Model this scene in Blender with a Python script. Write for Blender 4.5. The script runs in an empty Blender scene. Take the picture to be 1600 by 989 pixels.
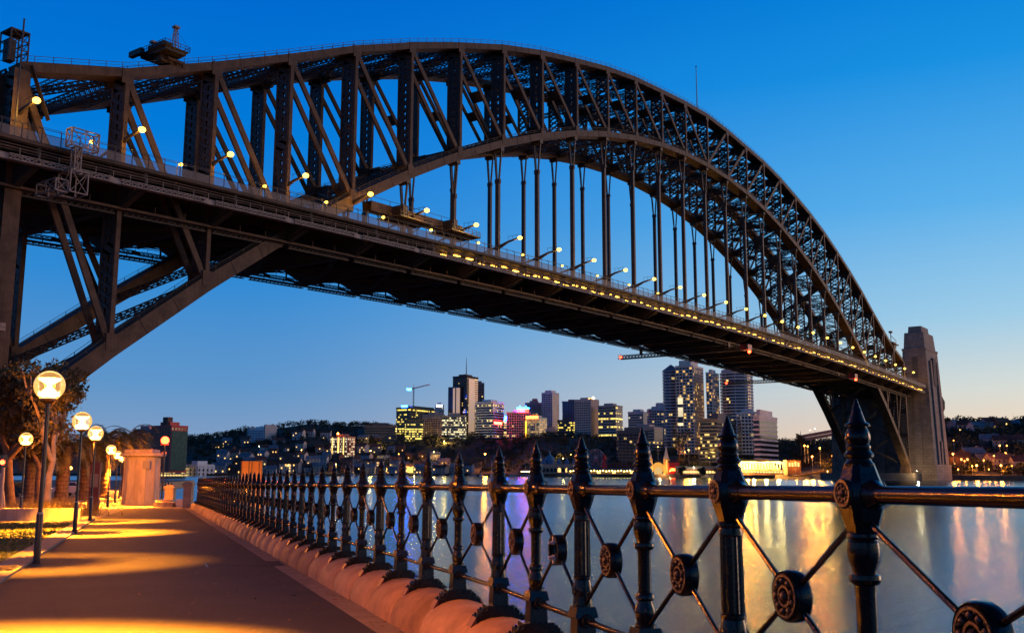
import bpy, math, random
import numpy as np
from mathutils import Vector, Matrix
random.seed(7)
rng = np.random.default_rng(11)
sc = bpy.context.scene
COL = sc.collection
rad = math.radians

# ------------------------------------------------------------------ camera
# world axes: X runs along the bridge (north), Y to the west, Z up, water at 0
CAM = np.array([-73.3065, -164.208, 4.144])
YAW, PITCH, ROLL, FPX = rad(54.00698), rad(8.9276), 0.00189696, 1547.87
FW = np.array([math.sin(YAW) * math.cos(PITCH), math.cos(YAW) * math.cos(PITCH), math.sin(PITCH)])
RT = np.array([math.cos(YAW), -math.sin(YAW), 0.0])
UP = np.cross(RT, FW)
R2 = RT * math.cos(ROLL) + UP * math.sin(ROLL)
U2 = -RT * math.sin(ROLL) + UP * math.cos(ROLL)
FH = np.array([math.sin(YAW), math.cos(YAW), 0.0])
cd = bpy.data.cameras.new('camera')
cam = bpy.data.objects.new('camera', cd)
COL.objects.link(cam)
cam.matrix_world = Matrix(((R2[0], U2[0], -FW[0], CAM[0]), (R2[1], U2[1], -FW[1], CAM[1]), (R2[2], U2[2], -FW[2], CAM[2]), (0, 0, 0, 1)))
cd.sensor_width = 36.0
cd.lens = 36.0 * FPX / 1600.0
cd.clip_start = 0.1
cd.clip_end = 20000
sc.camera = cam

# ------------------------------------------------------------------ sky, afterglow, exposure
world = bpy.data.worlds.new('World')
sc.world = world
world.use_nodes = True
SUN_AZ = RT * 0.93 + FH * 0.36          # the glow lies to the right of the picture
SUN_EL = rad(5)


def build_sky():
    nt = world.node_tree
    nt.nodes.clear()
    N, Lk = nt.nodes.new, nt.links.new
    tc = N('ShaderNodeTexCoord')
    sep = N('ShaderNodeSeparateXYZ')
    Lk(tc.outputs['Generated'], sep.inputs[0])
    az = N('ShaderNodeVectorMath'); az.operation = 'DOT_PRODUCT'
    flat = N('ShaderNodeVectorMath'); flat.operation = 'MULTIPLY'; flat.inputs[1].default_value = (1, 1, 0)
    nrm = N('ShaderNodeVectorMath'); nrm.operation = 'NORMALIZE'
    Lk(tc.outputs['Generated'], flat.inputs[0]); Lk(flat.outputs[0], nrm.inputs[0]); Lk(nrm.outputs[0], az.inputs[0])
    az.inputs[1].default_value = Vector(SUN_AZ).normalized()
    azr = N('ShaderNodeMapRange'); azr.interpolation_type = 'SMOOTHSTEP'
    azr.inputs[1].default_value = 0.08; azr.inputs[2].default_value = 0.84
    Lk(az.outputs['Value'], azr.inputs[0])

    def ramp(stops):
        r = N('ShaderNodeValToRGB')
        el = r.color_ramp.elements
        while len(el) < len(stops):
            el.new(0.5)
        for e, (p, c) in zip(el, stops):
            e.position = p
            e.color = tuple((x / 255 / 12.92 if x / 255 < .04045 else ((x / 255 + .055) / 1.055) ** 2.4) for x in c) + (1,)
        return r
    ml = N('ShaderNodeMapRange')
    ml.inputs[1].default_value = -0.02; ml.inputs[2].default_value = 1.0
    Lk(sep.outputs['Z'], ml.inputs[0])
    cool = ramp([(0.0, (142, 158, 188)), (0.045, (130, 158, 194)), (0.10, (96, 150, 202)), (0.2, (48, 138, 212)), (0.33, (0, 123, 217)), (0.46, (0, 104, 207)), (0.58, (0, 52, 122)), (0.75, (0, 26, 66)), (1.0, (0, 15, 42))])
    warm = ramp([(0.0, (246, 196, 150)), (0.05, (246, 214, 180)), (0.095, (218, 222, 214)), (0.16, (160, 206, 232)), (0.26, (92, 178, 236)), (0.38, (26, 146, 226)), (0.47, (0, 124, 214)), (0.6, (0, 60, 132)), (0.75, (0, 28, 70)), (1.0, (0, 15, 42))])
    Lk(ml.outputs[0], cool.inputs[0]); Lk(ml.outputs[0], warm.inputs[0])
    mix = N('ShaderNodeMix'); mix.data_type = 'RGBA'
    Lk(azr.outputs[0], mix.inputs['Factor']); Lk(cool.outputs[0], mix.inputs['A']); Lk(warm.outputs[0], mix.inputs['B'])
    # the half of the sky away from the glow has already gone dark
    back = N('ShaderNodeMapRange'); back.interpolation_type = 'SMOOTHSTEP'
    back.inputs[1].default_value = -1.0; back.inputs[2].default_value = 0.05
    back.inputs[3].default_value = 0.75; back.inputs[4].default_value = 1.0
    dt = N('ShaderNodeVectorMath'); dt.operation = 'DOT_PRODUCT'
    dt.inputs[1].default_value = Vector(FH * 0.8 + RT * 0.35).normalized()
    Lk(nrm.outputs[0], dt.inputs[0]); Lk(dt.outputs['Value'], back.inputs[0])
    bg = N('ShaderNodeBackground')
    Lk(mix.outputs['Result'], bg.inputs['Color']); Lk(back.outputs[0], bg.inputs['Strength'])
    sky = N('ShaderNodeTexSky'); sky.sky_type = 'NISHITA'; sky.sun_disc = False
    sky.sun_elevation = rad(-4); sky.sun_rotation = math.atan2(SUN_AZ[0], SUN_AZ[1])
    bg2 = N('ShaderNodeBackground'); bg2.inputs['Strength'].default_value = 0.015
    Lk(sky.outputs[0], bg2.inputs['Color'])
    add = N('ShaderNodeAddShader'); Lk(bg.outputs[0], add.inputs[0]); Lk(bg2.outputs[0], add.inputs[1])
    out = N('ShaderNodeOutputWorld')
    Lk(add.outputs[0], out.inputs['Surface'])


build_sky()
sl = bpy.data.lights.new('afterglow', 'SUN')
sl.energy = 1.25
sl.angle = rad(24)
sl.color = (1.0, 0.55, 0.33)
so = bpy.data.objects.new('afterglow', sl)
COL.objects.link(so)
sd = np.array([SUN_AZ[0] * math.cos(SUN_EL), SUN_AZ[1] * math.cos(SUN_EL), math.sin(SUN_EL)])
so.rotation_euler = Vector(sd).to_track_quat('Z', 'Y').to_euler()
so.location = (0, -100, 200)

vs = sc.view_settings
sc.display_settings.display_device = 'sRGB'
vs.view_transform = 'Standard'
vs.look = 'None'
vs.exposure = 0
vs.gamma = 1
vs.use_curve_mapping = False
cy = sc.cycles
cy.use_denoising = True
try:
    cy.denoiser = 'OPENIMAGEDENOISE'
    cy.denoising_input_passes = 'RGB_ALBEDO_NORMAL'
except Exception:
    pass
cy.max_bounces = 6
cy.diffuse_bounces = 2
cy.glossy_bounces = 3
cy.transparent_max_bounces = 16
cy.sample_clamp_indirect = 6
cy.caustics_reflective = False
cy.caustics_refractive = False


# ------------------------------------------------------------------ helpers
def W(r, d, z=0.0):
    """local metres (right, forward, height above water) -> world"""
    q = CAM + RT * r + FH * d
    return np.array([q[0], q[1], z])


def at(u, y, D):
    """point seen at photo pixel (u, y) at forward distance D"""
    ray = FW + R2 * (u - 800) / FPX + U2 * (494.5 - y) / FPX
    return CAM + ray * (D / (ray @ FH))


def rz(u, y, D):
    q = at(u, y, D)
    return float((q - CAM) @ RT), float(q[2])


def GZ(d):
    """height of the near ground: the promenade falls gently away from the camera"""
    return CAM[2] - 1.6 - 0.011 * min(max(d, -30), 82)


class MB:
    def __init__(self):
        self.V = []; self.F = []; self.n = 0

    def add(self, v, f):
        v = np.asarray(v, float).reshape(-1, 3)
        self.V.append(v)
        self.F.append([np.asarray(g, int) + self.n for g in f])
        self.n += len(v)
        return self

    def addq(self, v, q):
        v = np.asarray(v, float).reshape(-1, 3)
        self.V.append(v)
        self.F.append(np.asarray(q, int) + self.n)
        self.n += len(v)
        return self
    Q = np.array([[0, 3, 2, 1], [4, 5, 6, 7], [0, 1, 5, 4], [1, 2, 6, 5], [2, 3, 7, 6], [3, 0, 4, 7]])

    def box(self, x0, x1, y0, y1, z0, z1):
        v = [(x0, y0, z0), (x1, y0, z0), (x1, y1, z0), (x0, y1, z0), (x0, y0, z1), (x1, y0, z1), (x1, y1, z1), (x0, y1, z1)]
        return self.addq(v, MB.Q)

    def frus(self, a, b, z0, z1):
        """a, b = (x0,x1,y0,y1) at z0 and z1"""
        v = [(a[0], a[2], z0), (a[1], a[2], z0), (a[1], a[3], z0), (a[0], a[3], z0), (b[0], b[2], z1), (b[1], b[2], z1), (b[1], b[3], z1), (b[0], b[3], z1)]
        return self.addq(v, MB.Q)

    def bars(self, P, Qp, w, h=None, up=(0, 0, 1)):
        P = np.atleast_2d(np.asarray(P, float)); Qp = np.atleast_2d(np.asarray(Qp, float))
        h = w if h is None else h
        D = Qp - P
        L = np.linalg.norm(D, axis=1, keepdims=True); L[L < 1e-9] = 1
        D = D / L
        upv = np.broadcast_to(np.asarray(up, float), D.shape).copy()
        par = np.abs((D * upv).sum(1)) > 0.995
        upv[par] = (1, 0, 0)
        S = np.cross(D, upv); S /= np.linalg.norm(S, axis=1, keepdims=True)
        U = np.cross(S, D)
        a, b = S * w / 2, U * h / 2
        v = np.stack([P - a - b, P + a - b, P + a + b, P - a + b, Qp - a - b, Qp + a - b, Qp + a + b, Qp - a + b], 1)
        k = len(P)
        q = (MB.Q[None] + (np.arange(k) * 8)[:, None, None]).reshape(-1, 4)
        return self.addq(v.reshape(-1, 3), q)

    def lathe(self, prof, seg=16, c=(0, 0, 0), ax=2, flute=0.0, cap=True):
        a = np.linspace(0, 2 * math.pi, seg, endpoint=False)
        prof = np.asarray(prof, float)
        rr = prof[:, 0][:, None] * (1 + (flute * np.cos(a * seg / 2) if flute else 0 * a))[None]
        X, Y, Z = rr * np.cos(a), rr * np.sin(a), np.repeat(prof[:, 1][:, None], seg, 1)
        v = np.stack([X, Y, Z], -1).reshape(-1, 3)
        if ax == 0: v = v[:, [2, 0, 1]]
        if ax == 1: v = v[:, [1, 2, 0]]
        v = v + np.asarray(c, float)
        m = len(prof)
        q = []
        for i in range(m - 1):
            for j in range(seg):
                k = (j + 1) % seg
                q.append((i * seg + j, i * seg + k, (i + 1) * seg + k, (i + 1) * seg + j))
        f = list(q)
        if cap:
            f.append(tuple(range(seg))[::-1]); f.append(tuple((m - 1) * seg + j for j in range(seg)))
        return self.add(v, f)

    def tube(self, pts, rads, seg=8):
        pts = np.asarray(pts, float)
        rads = np.broadcast_to(np.asarray(rads, float), (len(pts),))
        T = np.gradient(pts, axis=0); T /= np.linalg.norm(T, axis=1, keepdims=True) + 1e-12
        ref = np.array([0, 0, 1.0]) if abs(T[0][2]) < .9 else np.array([1.0, 0, 0])
        a = np.linspace(0, 2 * math.pi, seg, endpoint=False)
        vs_ = []
        for p, t, r in zip(pts, T, rads):
            s = np.cross(t, ref); s /= np.linalg.norm(s) + 1e-12
            u = np.cross(s, t)
            vs_.append(p + r * (np.cos(a)[:, None] * s + np.sin(a)[:, None] * u))
        v = np.concatenate(vs_)
        f = []
        for i in range(len(pts) - 1):
            for j in range(seg):
                k = (j + 1) % seg
                f.append((i * seg + j, i * seg + k, (i + 1) * seg + k, (i + 1) * seg + j))
        f.append(tuple(range(seg))[::-1]); f.append(tuple((len(pts) - 1) * seg + j for j in range(seg)))
        return self.add(v, f)

    def sphere(self, c, r, seg=12, rings=8, sz=1.0):
        th = np.linspace(0.02, math.pi - .02, rings)
        return self.lathe([(r * math.sin(t), -r * sz * math.cos(t)) for t in th], seg, c)

    def torus(self, c, R_, r_, ax=1, seg=16, s2=6):
        a = np.linspace(0, 2 * math.pi, seg, endpoint=False); b = np.linspace(0, 2 * math.pi, s2, endpoint=False)
        A, B = np.meshgrid(a, b, indexing='ij')
        v = np.stack([(R_ + r_ * np.cos(B)) * np.cos(A), (R_ + r_ * np.cos(B)) * np.sin(A), r_ * np.sin(B)], -1).reshape(-1, 3)
        if ax == 0: v = v[:, [2, 0, 1]]
        if ax == 1: v = v[:, [1, 2, 0]]
        q = [(i * s2 + j, ((i + 1) % seg) * s2 + j, ((i + 1) % seg) * s2 + (j + 1) % s2, i * s2 + (j + 1) % s2) for i in range(seg) for j in range(s2)]
        return self.addq(v + np.asarray(c, float), q)

    def lattice(self, P, Q_, side, w, dp, pitch=1.3, chord=.16, bar=.1, sides=False):
        """laced beam from P to Q: four corner angles and X lacing on its two wide faces"""
        P = np.asarray(P, float); Q_ = np.asarray(Q_, float)
        D = Q_ - P; L = np.linalg.norm(D); D = D / L
        S = np.asarray(side, float); S = S - D * (S @ D); S /= np.linalg.norm(S)
        U = np.cross(S, D)
        n = max(2, int(round(L / pitch)))
        t = np.linspace(0, L, n + 1)
        for sg in (-1, 1):
            for tg in (-1, 1):
                o = S * sg * w / 2 + U * tg * dp / 2
                self.bars(P + o, Q_ + o, chord, chord, U)
        for tg in (-1, 1):
            A = P + D * t[:, None] + S * w / 2 + U * tg * dp / 2
            B = P + D * t[:, None] - S * w / 2 + U * tg * dp / 2
            self.bars(A[:-1], B[1:], bar, bar * .6, U)
            self.bars(B[:-1], A[1:], bar, bar * .6, U)
        if sides:
            for sg in (-1, 1):
                A = P + D * t[:, None] + S * sg * w / 2 + U * dp / 2
                B = P + D * t[:, None] + S * sg * w / 2 - U * dp / 2
                k = np.arange(n)
                self.bars(np.where((k % 2 == 0)[:, None], A[:-1], B[:-1]), np.where((k % 2 == 0)[:, None], B[1:], A[1:]), bar, bar * .6, S)
        return self

    def mesh(self, name, mat, smooth=False, sharp=None):
        me = bpy.data.meshes.new(name)
        V = np.concatenate(self.V) if self.V else np.zeros((0, 3))
        lv, ls, lt = [], [], []
        pos = 0
        for F in self.F:
            if isinstance(F, np.ndarray):
                lv.append(F.reshape(-1)); k = F.shape[1]
                ls.append(pos + np.arange(len(F)) * k); lt.append(np.full(len(F), k)); pos += F.size
            else:
                for g in F:
                    lv.append(g); ls.append(np.array([pos])); lt.append(np.array([len(g)])); pos += len(g)
        lv = np.concatenate(lv); ls = np.concatenate(ls); lt = np.concatenate(lt)
        me.vertices.add(len(V)); me.vertices.foreach_set('co', V.astype(np.float32).ravel())
        me.loops.add(len(lv)); me.loops.foreach_set('vertex_index', lv.astype(np.int32))
        me.polygons.add(len(ls)); me.polygons.foreach_set('loop_start', ls.astype(np.int32))
        try: me.polygons.foreach_set('loop_total', lt.astype(np.int32))
        except Exception: pass
        me.update(calc_edges=True)
        me.validate()
        for m in (mat if isinstance(mat, (list, tuple)) else [mat]): me.materials.append(m)
        if not smooth:
            me.polygons.foreach_set('use_smooth', np.zeros(len(me.polygons), bool))
        if smooth:
            me.polygons.foreach_set('use_smooth', np.ones(len(me.polygons), bool))
            me.set_sharp_from_angle(angle=rad(sharp or 35))
        return me

    def build(self, name, mat, parent=None, smooth=False, sharp=None, loc=None):
        return link(name, self.mesh(name, mat, smooth, sharp), parent, loc)


def link(name, me, parent=None, loc=None, rz_=None):
    o = bpy.data.objects.new(name, me)
    COL.objects.link(o)
    if parent is not None: o.parent = parent
    if loc is not None: o.location = Vector([float(x) for x in loc])
    if rz_ is not None: o.rotation_euler = (0, 0, rz_)
    return o


def thing(name, label, cat, loc=(0, 0, 0), rz_=0.0, group=None):
    o = link(name, None, None, loc, rz_)
    return tag(o, label, cat, group)


def tag(o, label, cat, group=None):
    o['label'] = label; o['category'] = cat
    if group: o['group'] = group
    return o


def structure(o, kind='structure'):
    o['kind'] = kind
    return o


def dup(root, loc, rz_=None, label=None, scale=None):
    r = root.copy(); COL.objects.link(r)
    r.location = Vector([float(x) for x in loc])
    if rz_ is not None: r.rotation_euler = (0, 0, rz_)
    if scale is not None: r.scale = (scale,) * 3 if not isinstance(scale, tuple) else scale
    if label: r['label'] = label
    for ch in list(root.children):
        c = ch.copy(); COL.objects.link(c); c.parent = r
        for g in ch.children:
            d = g.copy(); COL.objects.link(d); d.parent = c
    return r


ORD = ['first', 'second', 'third', 'fourth', 'fifth', 'sixth', 'seventh', 'eighth', 'ninth', 'tenth', 'eleventh', 'twelfth', 'thirteenth', 'fourteenth', 'fifteenth', 'sixteenth', 'seventeenth', 'eighteenth', 'nineteenth', 'twentieth', 'twenty-first', 'twenty-second', 'twenty-third', 'twenty-fourth', 'twenty-fifth', 'twenty-sixth', 'twenty-seventh', 'twenty-eighth', 'twenty-ninth', 'thirtieth']


# ------------------------------------------------------------------ materials
def mat(name, col, rough=.7, metal=0.0, noise=0.25, scale=1.0, col2=None, bump=0.0, bscale=None, spec=None, stretch=None, detail=6, coat=0.0):
    m = bpy.data.materials.new(name); m.use_nodes = True
    nt = m.node_tree; N, Lk = nt.nodes.new, nt.links.new
    b = nt.nodes['Principled BSDF']
    b.inputs['Roughness'].default_value = rough
    b.inputs['Metallic'].default_value = metal
    if spec is not None: b.inputs['Specular IOR Level'].default_value = spec
    if coat: b.inputs['Coat Weight'].default_value = coat; b.inputs['Coat Roughness'].default_value = .08
    tc = N('ShaderNodeTexCoord'); mp = N('ShaderNodeMapping')
    Lk(tc.outputs['Object'], mp.inputs[0])
    if stretch: mp.inputs['Scale'].default_value = stretch
    nz = N('ShaderNodeTexNoise'); nz.inputs['Scale'].default_value = scale; nz.inputs['Detail'].default_value = detail
    nz.inputs['Roughness'].default_value = .65
    Lk(mp.outputs[0], nz.inputs['Vector'])
    mx = N('ShaderNodeMix'); mx.data_type = 'RGBA'
    c2 = col2 if col2 else tuple(x * (1 - noise) for x in col)
    c1 = col if col2 else tuple(min(1, x * (1 + noise)) for x in col)
    mx.inputs['A'].default_value = tuple(c1) + (1,); mx.inputs['B'].default_value = tuple(c2) + (1,)
    mr = N('ShaderNodeMapRange'); mr.inputs[1].default_value = .35; mr.inputs[2].default_value = .65
    Lk(nz.outputs['Fac'], mr.inputs[0]); Lk(mr.outputs[0], mx.inputs['Factor'])
    Lk(mx.outputs['Result'], b.inputs['Base Color'])
    if bump:
        n2 = N('ShaderNodeTexNoise'); n2.inputs['Scale'].default_value = bscale or scale * 4; n2.inputs['Detail'].default_value = 5
        Lk(mp.outputs[0], n2.inputs['Vector'])
        bp = N('ShaderNodeBump'); bp.inputs['Strength'].default_value = bump; bp.inputs['Distance'].default_value = .02
        Lk(n2.outputs['Fac'], bp.inputs['Height']); Lk(bp.outputs[0], b.inputs['Normal'])
    return m


def glow(name, col, strength):
    m = bpy.data.materials.new(name); m.use_nodes = True
    nt = m.node_tree
    nt.nodes.clear()
    e = nt.nodes.new('ShaderNodeEmission'); e.inputs[0].default_value = tuple(col) + (1,); e.inputs[1].default_value = strength
    o = nt.nodes.new('ShaderNodeOutputMaterial'); nt.links.new(e.outputs[0], o.inputs[0])
    return m


def facade_glass(name, glass, lit, frac, strength, cw, ch, seed=0.0, row=0.0):
    """dark glazing whose rooms are lit or dark, one random value per room (and, with row, per storey)"""
    m = bpy.data.materials.new(name); m.use_nodes = True
    nt = m.node_tree; N, Lk = nt.nodes.new, nt.links.new
    b = nt.nodes['Principled BSDF']
    b.inputs['Base Color'].default_value = tuple(glass) + (1,); b.inputs['Roughness'].default_value = .12
    tc = N('ShaderNodeTexCoord')
    dv = N('ShaderNodeVectorMath'); dv.operation = 'MULTIPLY_ADD'
    dv.inputs[1].default_value = (1 / cw, 1 / cw, 1 / ch); dv.inputs[2].default_value = (.37 + seed * 13, .41 + seed * 7, .003)
    fl = N('ShaderNodeVectorMath'); fl.operation = 'FLOOR'
    Lk(tc.outputs['Object'], dv.inputs[0]); Lk(dv.outputs[0], fl.inputs[0])
    wn = N('ShaderNodeTexWhiteNoise'); wn.noise_dimensions = '3D'; Lk(fl.outputs[0], wn.inputs['Vector'])
    sp = N('ShaderNodeSeparateXYZ'); Lk(fl.outputs[0], sp.inputs[0])
    wr = N('ShaderNodeTexWhiteNoise'); wr.noise_dimensions = '1D'
    ad = N('ShaderNodeMath'); ad.operation = 'ADD'; ad.inputs[1].default_value = seed * 91 + 3; Lk(sp.outputs['Z'], ad.inputs[0]); Lk(ad.outputs[0], wr.inputs['W'])
    mixv = N('ShaderNodeMix'); mixv.inputs['Factor'].default_value = row
    Lk(wn.outputs['Value'], mixv.inputs['A']); Lk(wr.outputs['Value'], mixv.inputs['B'])
    gt = N('ShaderNodeMath'); gt.operation = 'LESS_THAN'; gt.inputs[1].default_value = frac
    Lk(mixv.outputs['Result'], gt.inputs[0])
    br = N('ShaderNodeMath'); br.operation = 'MULTIPLY_ADD'; br.inputs[1].default_value = .9; br.inputs[2].default_value = .25
    Lk(wn.outputs['Color'], br.inputs[0])
    mu = N('ShaderNodeMath'); mu.operation = 'MULTIPLY'; Lk(gt.outputs[0], mu.inputs[0]); Lk(br.outputs[0], mu.inputs[1])
    m2 = N('ShaderNodeMath'); m2.operation = 'MULTIPLY'; m2.inputs[1].default_value = strength; Lk(mu.outputs[0], m2.inputs[0])
    b.inputs['Emission Color'].default_value = tuple(lit) + (1,)
    Lk(m2.outputs[0], b.inputs['Emission Strength'])
    return m


M = {}
def steel_mat(name, c):
    m = mat(name, c, .6, noise=.42, scale=.35, bump=.15, bscale=3, spec=.2)
    nt = m.node_tree; N, Lk = nt.nodes.new, nt.links.new
    b = nt.nodes['Principled BSDF']; src = b.inputs['Base Color'].links[0].from_socket
    tc = N('ShaderNodeTexCoord'); mp = N('ShaderNodeMapping'); mp.inputs['Scale'].default_value = (2.2, 2.2, .16); Lk(tc.outputs['Object'], mp.inputs[0])
    nz = N('ShaderNodeTexNoise'); nz.inputs['Scale'].default_value = 1.3; nz.inputs['Detail'].default_value = 5; Lk(mp.outputs[0], nz.inputs['Vector'])
    mr = N('ShaderNodeMapRange'); mr.inputs[1].default_value = .48; mr.inputs[2].default_value = .72; mr.inputs[3].default_value = 0; mr.inputs[4].default_value = .6; Lk(nz.outputs['Fac'], mr.inputs[0])
    mx = N('ShaderNodeMix'); mx.data_type = 'RGBA'; mx.inputs['B'].default_value = (.05, .028, .018, 1)
    Lk(mr.outputs[0], mx.inputs['Factor']); Lk(src, mx.inputs['A']); Lk(mx.outputs['Result'], b.inputs['Base Color'])
    return m


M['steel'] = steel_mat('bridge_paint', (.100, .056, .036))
M['steel_dark'] = mat('dark_or_shaded_paint', (.046, .030, .024), .6, noise=.35, scale=.4)  # dark bridge steel; on the post lacing its tone stands in for shade
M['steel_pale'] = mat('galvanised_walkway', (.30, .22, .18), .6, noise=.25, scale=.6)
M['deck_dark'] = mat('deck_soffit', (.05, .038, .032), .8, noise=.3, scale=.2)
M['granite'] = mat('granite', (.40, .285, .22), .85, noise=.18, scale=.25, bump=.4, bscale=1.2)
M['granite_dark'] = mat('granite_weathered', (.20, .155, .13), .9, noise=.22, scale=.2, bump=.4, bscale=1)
M['asphalt'] = mat('asphalt', (.040, .036, .034), .8, noise=.22, scale=.8, bump=.35, bscale=160)
_m = M['asphalt']; _nt = _m.node_tree; _b = _nt.nodes['Principled BSDF']; _src = _b.inputs['Base Color'].links[0].from_socket
_tc = _nt.nodes.new('ShaderNodeTexCoord'); _vo = _nt.nodes.new('ShaderNodeTexVoronoi'); _vo.inputs['Scale'].default_value = .28
_nz = _nt.nodes.new('ShaderNodeTexNoise'); _nz.inputs['Scale'].default_value = 14; _nz.inputs['Detail'].default_value = 8; _nz.inputs['Roughness'].default_value = .8
_nt.links.new(_tc.outputs['Object'], _vo.inputs['Vector']); _nt.links.new(_tc.outputs['Object'], _nz.inputs['Vector'])
_mr = _nt.nodes.new('ShaderNodeMapRange'); _mr.inputs[3].default_value = .72; _mr.inputs[4].default_value = 1.15; _nt.links.new(_vo.outputs['Color'], _mr.inputs[0])
_m2 = _nt.nodes.new('ShaderNodeMapRange'); _m2.inputs[1].default_value = .3; _m2.inputs[2].default_value = .7; _m2.inputs[3].default_value = .6; _m2.inputs[4].default_value = 1.4; _nt.links.new(_nz.outputs['Fac'], _m2.inputs[0])
_mu = _nt.nodes.new('ShaderNodeMath'); _mu.operation = 'MULTIPLY'; _nt.links.new(_mr.outputs[0], _mu.inputs[0]); _nt.links.new(_m2.outputs[0], _mu.inputs[1])
_vm = _nt.nodes.new('ShaderNodeVectorMath'); _vm.operation = 'SCALE'; _nt.links.new(_src, _vm.inputs[0]); _nt.links.new(_mu.outputs[0], _vm.inputs['Scale']); _nt.links.new(_vm.outputs[0], _b.inputs['Base Color'])
M['paving'] = mat('stone_paving', (.17, .145, .125), .8, noise=.25, scale=1.6, bump=.3, bscale=60)
M['kerb'] = mat('kerb_stone', (.24, .20, .17), .8, noise=.2, scale=2.5, bump=.3, bscale=50)
M['sandstone'] = mat('sandstone', (.34, .245, .17), .8, noise=.28, scale=2.2, bump=.5, bscale=22)
M['concrete'] = mat('concrete', (.36, .31, .26), .8, noise=.25, scale=.9, bump=.3, bscale=14, stretch=(3, 3, .5))
M['iron'] = mat('black_gloss_paint', (.008, .009, .010), .17, noise=.3, scale=12, bump=.10, bscale=60, coat=.0, spec=.32)
M['iron_worn'] = mat('black_paint_worn', (.018, .013, .011), .38, noise=.4, scale=25, bump=.35, bscale=70)
M['black'] = mat('black_post', (.016, .015, .015), .35, noise=.2, scale=6)
M['lawn'] = mat('lawn_soil', (.045, .06, .018), .95, noise=.4, scale=1.5)
M['grass'] = mat('grass_blades', (.065, .085, .022), .8, noise=.4, scale=.8)
M['bark'] = mat('pale_gum_bark', (.36, .29, .22), .8, noise=.35, scale=1.5, bump=.4, bscale=8)
M['palm_bark'] = mat('palm_bark', (.13, .08, .05), .9, noise=.4, scale=3, bump=.8, bscale=10)
M['leaf'] = mat('gum_leaves', (.085, .075, .024), .6, noise=.5, scale=.9)
M['leaf_dark'] = mat('fig_leaves', (.070, .055, .020), .65, noise=.5, scale=.5)
M['frond'] = mat('palm_fronds', (.075, .070, .024), .6, noise=.4, scale=1.2)
M['far_leaf'] = mat('far_leaves', (.036, .040, .020), .8, noise=.6, scale=.03)
M['terrain'] = mat('hillside', (.026, .026, .018), .95, noise=.5, scale=.02)
M['tile_red'] = mat('red_roof_tiles', (.16, .065, .05), .8, noise=.3, scale=.4)
M['tile_grey'] = mat('grey_roof_sheet', (.20, .22, .26), .6, noise=.3, scale=.4)
M['tile_brown'] = mat('brown_roof_tiles', (.085, .05, .04), .8, noise=.3, scale=.4)
M['wall_white'] = mat('white_render', (.46, .43, .42), .8, noise=.12, scale=.3)
M['wall_cream'] = mat('cream_render', (.42, .35, .29), .8, noise=.15, scale=.3)
M['wall_brick'] = mat('red_brick', (.17, .075, .055), .85, noise=.25, scale=.5)
M['wall_grey'] = mat('grey_render', (.22, .22, .24), .8, noise=.15, scale=.3)
M['boat_white'] = mat('boat_white', (.55, .57, .60), .4, noise=.1, scale=1)
M['mast'] = mat('mast_metal', (.30, .31, .33), .4, metal=.6, noise=.1, scale=1)
M['red_paint'] = mat('red_paint', (.45, .03, .025), .5, noise=.2, scale=1)
M['dark_red'] = mat('dark_red_panel', (.12, .02, .018), .5, noise=.2, scale=2)
M['sodium'] = glow('sodium_lamp', (1.0, .50, .09), 9)
M['sodium_far'] = glow('orange_street_light', (1.0, .33, .04), 30)
M['yellow_far'] = glow('yellow_street_light', (1.0, .66, .16), 24)
M['white_far'] = glow('white_street_light', (1.0, .86, .62), 24)
M['bridge_lamp'] = glow('bridge_lantern', (1.0, .58, .07), 6.5)
M['strip'] = glow('strip_light', (1.0, .48, .045), 14)
M['red_lamp'] = glow('red_signal', (1.0, .035, .01), 25)
M['win_warm'] = glow('lit_window', (1.0, .58, .16), 2.2)
M['win_white'] = glow('bright_window', (1.0, .84, .55), 2.2)
M['hall_light'] = glow('lit_hall', (1.0, .74, .24), 2.2)
M['gate_light'] = glow('floodlit_panel', (1.0, .52, .10), 1.5)
M['sign_red'] = glow('red_sign', (1.0, .02, .012), 60)
M['sign_blue'] = glow('blue_sign', (.006, .09, 1.0), 130)
M['sign_orange'] = glow('orange_sign', (1.0, .07, .01), 30)
M['sign_white'] = glow('white_sign', (.9, .95, 1.0), 3)


def mesh_screen():
    m = bpy.data.materials.new('wire_mesh_screen'); m.use_nodes = True
    nt = m.node_tree; N, Lk = nt.nodes.new, nt.links.new
    b = nt.nodes['Principled BSDF']; b.inputs['Base Color'].default_value = (.26, .20, .17, 1); b.inputs['Roughness'].default_value = .6
    tc = N('ShaderNodeTexCoord'); w1 = N('ShaderNodeTexWave'); w1.inputs['Scale'].default_value = 2.4; w1.wave_type = 'BANDS'; w1.bands_direction = 'DIAGONAL'
    Lk(tc.outputs['Object'], w1.inputs['Vector'])
    mr = N('ShaderNodeMapRange'); mr.inputs[1].default_value = .25; mr.inputs[2].default_value = .75; mr.inputs[3].default_value = .35; mr.inputs[4].default_value = .85
    Lk(w1.outputs['Fac'], mr.inputs[0])
    t = N('ShaderNodeBsdfTransparent'); mx = N('ShaderNodeMixShader')
    Lk(mr.outputs[0], mx.inputs[0]); Lk(t.outputs[0], mx.inputs[1]); Lk(b.outputs[0], mx.inputs[2])
    Lk(mx.outputs[0], nt.nodes['Material Output'].inputs[0])
    return m


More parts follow.
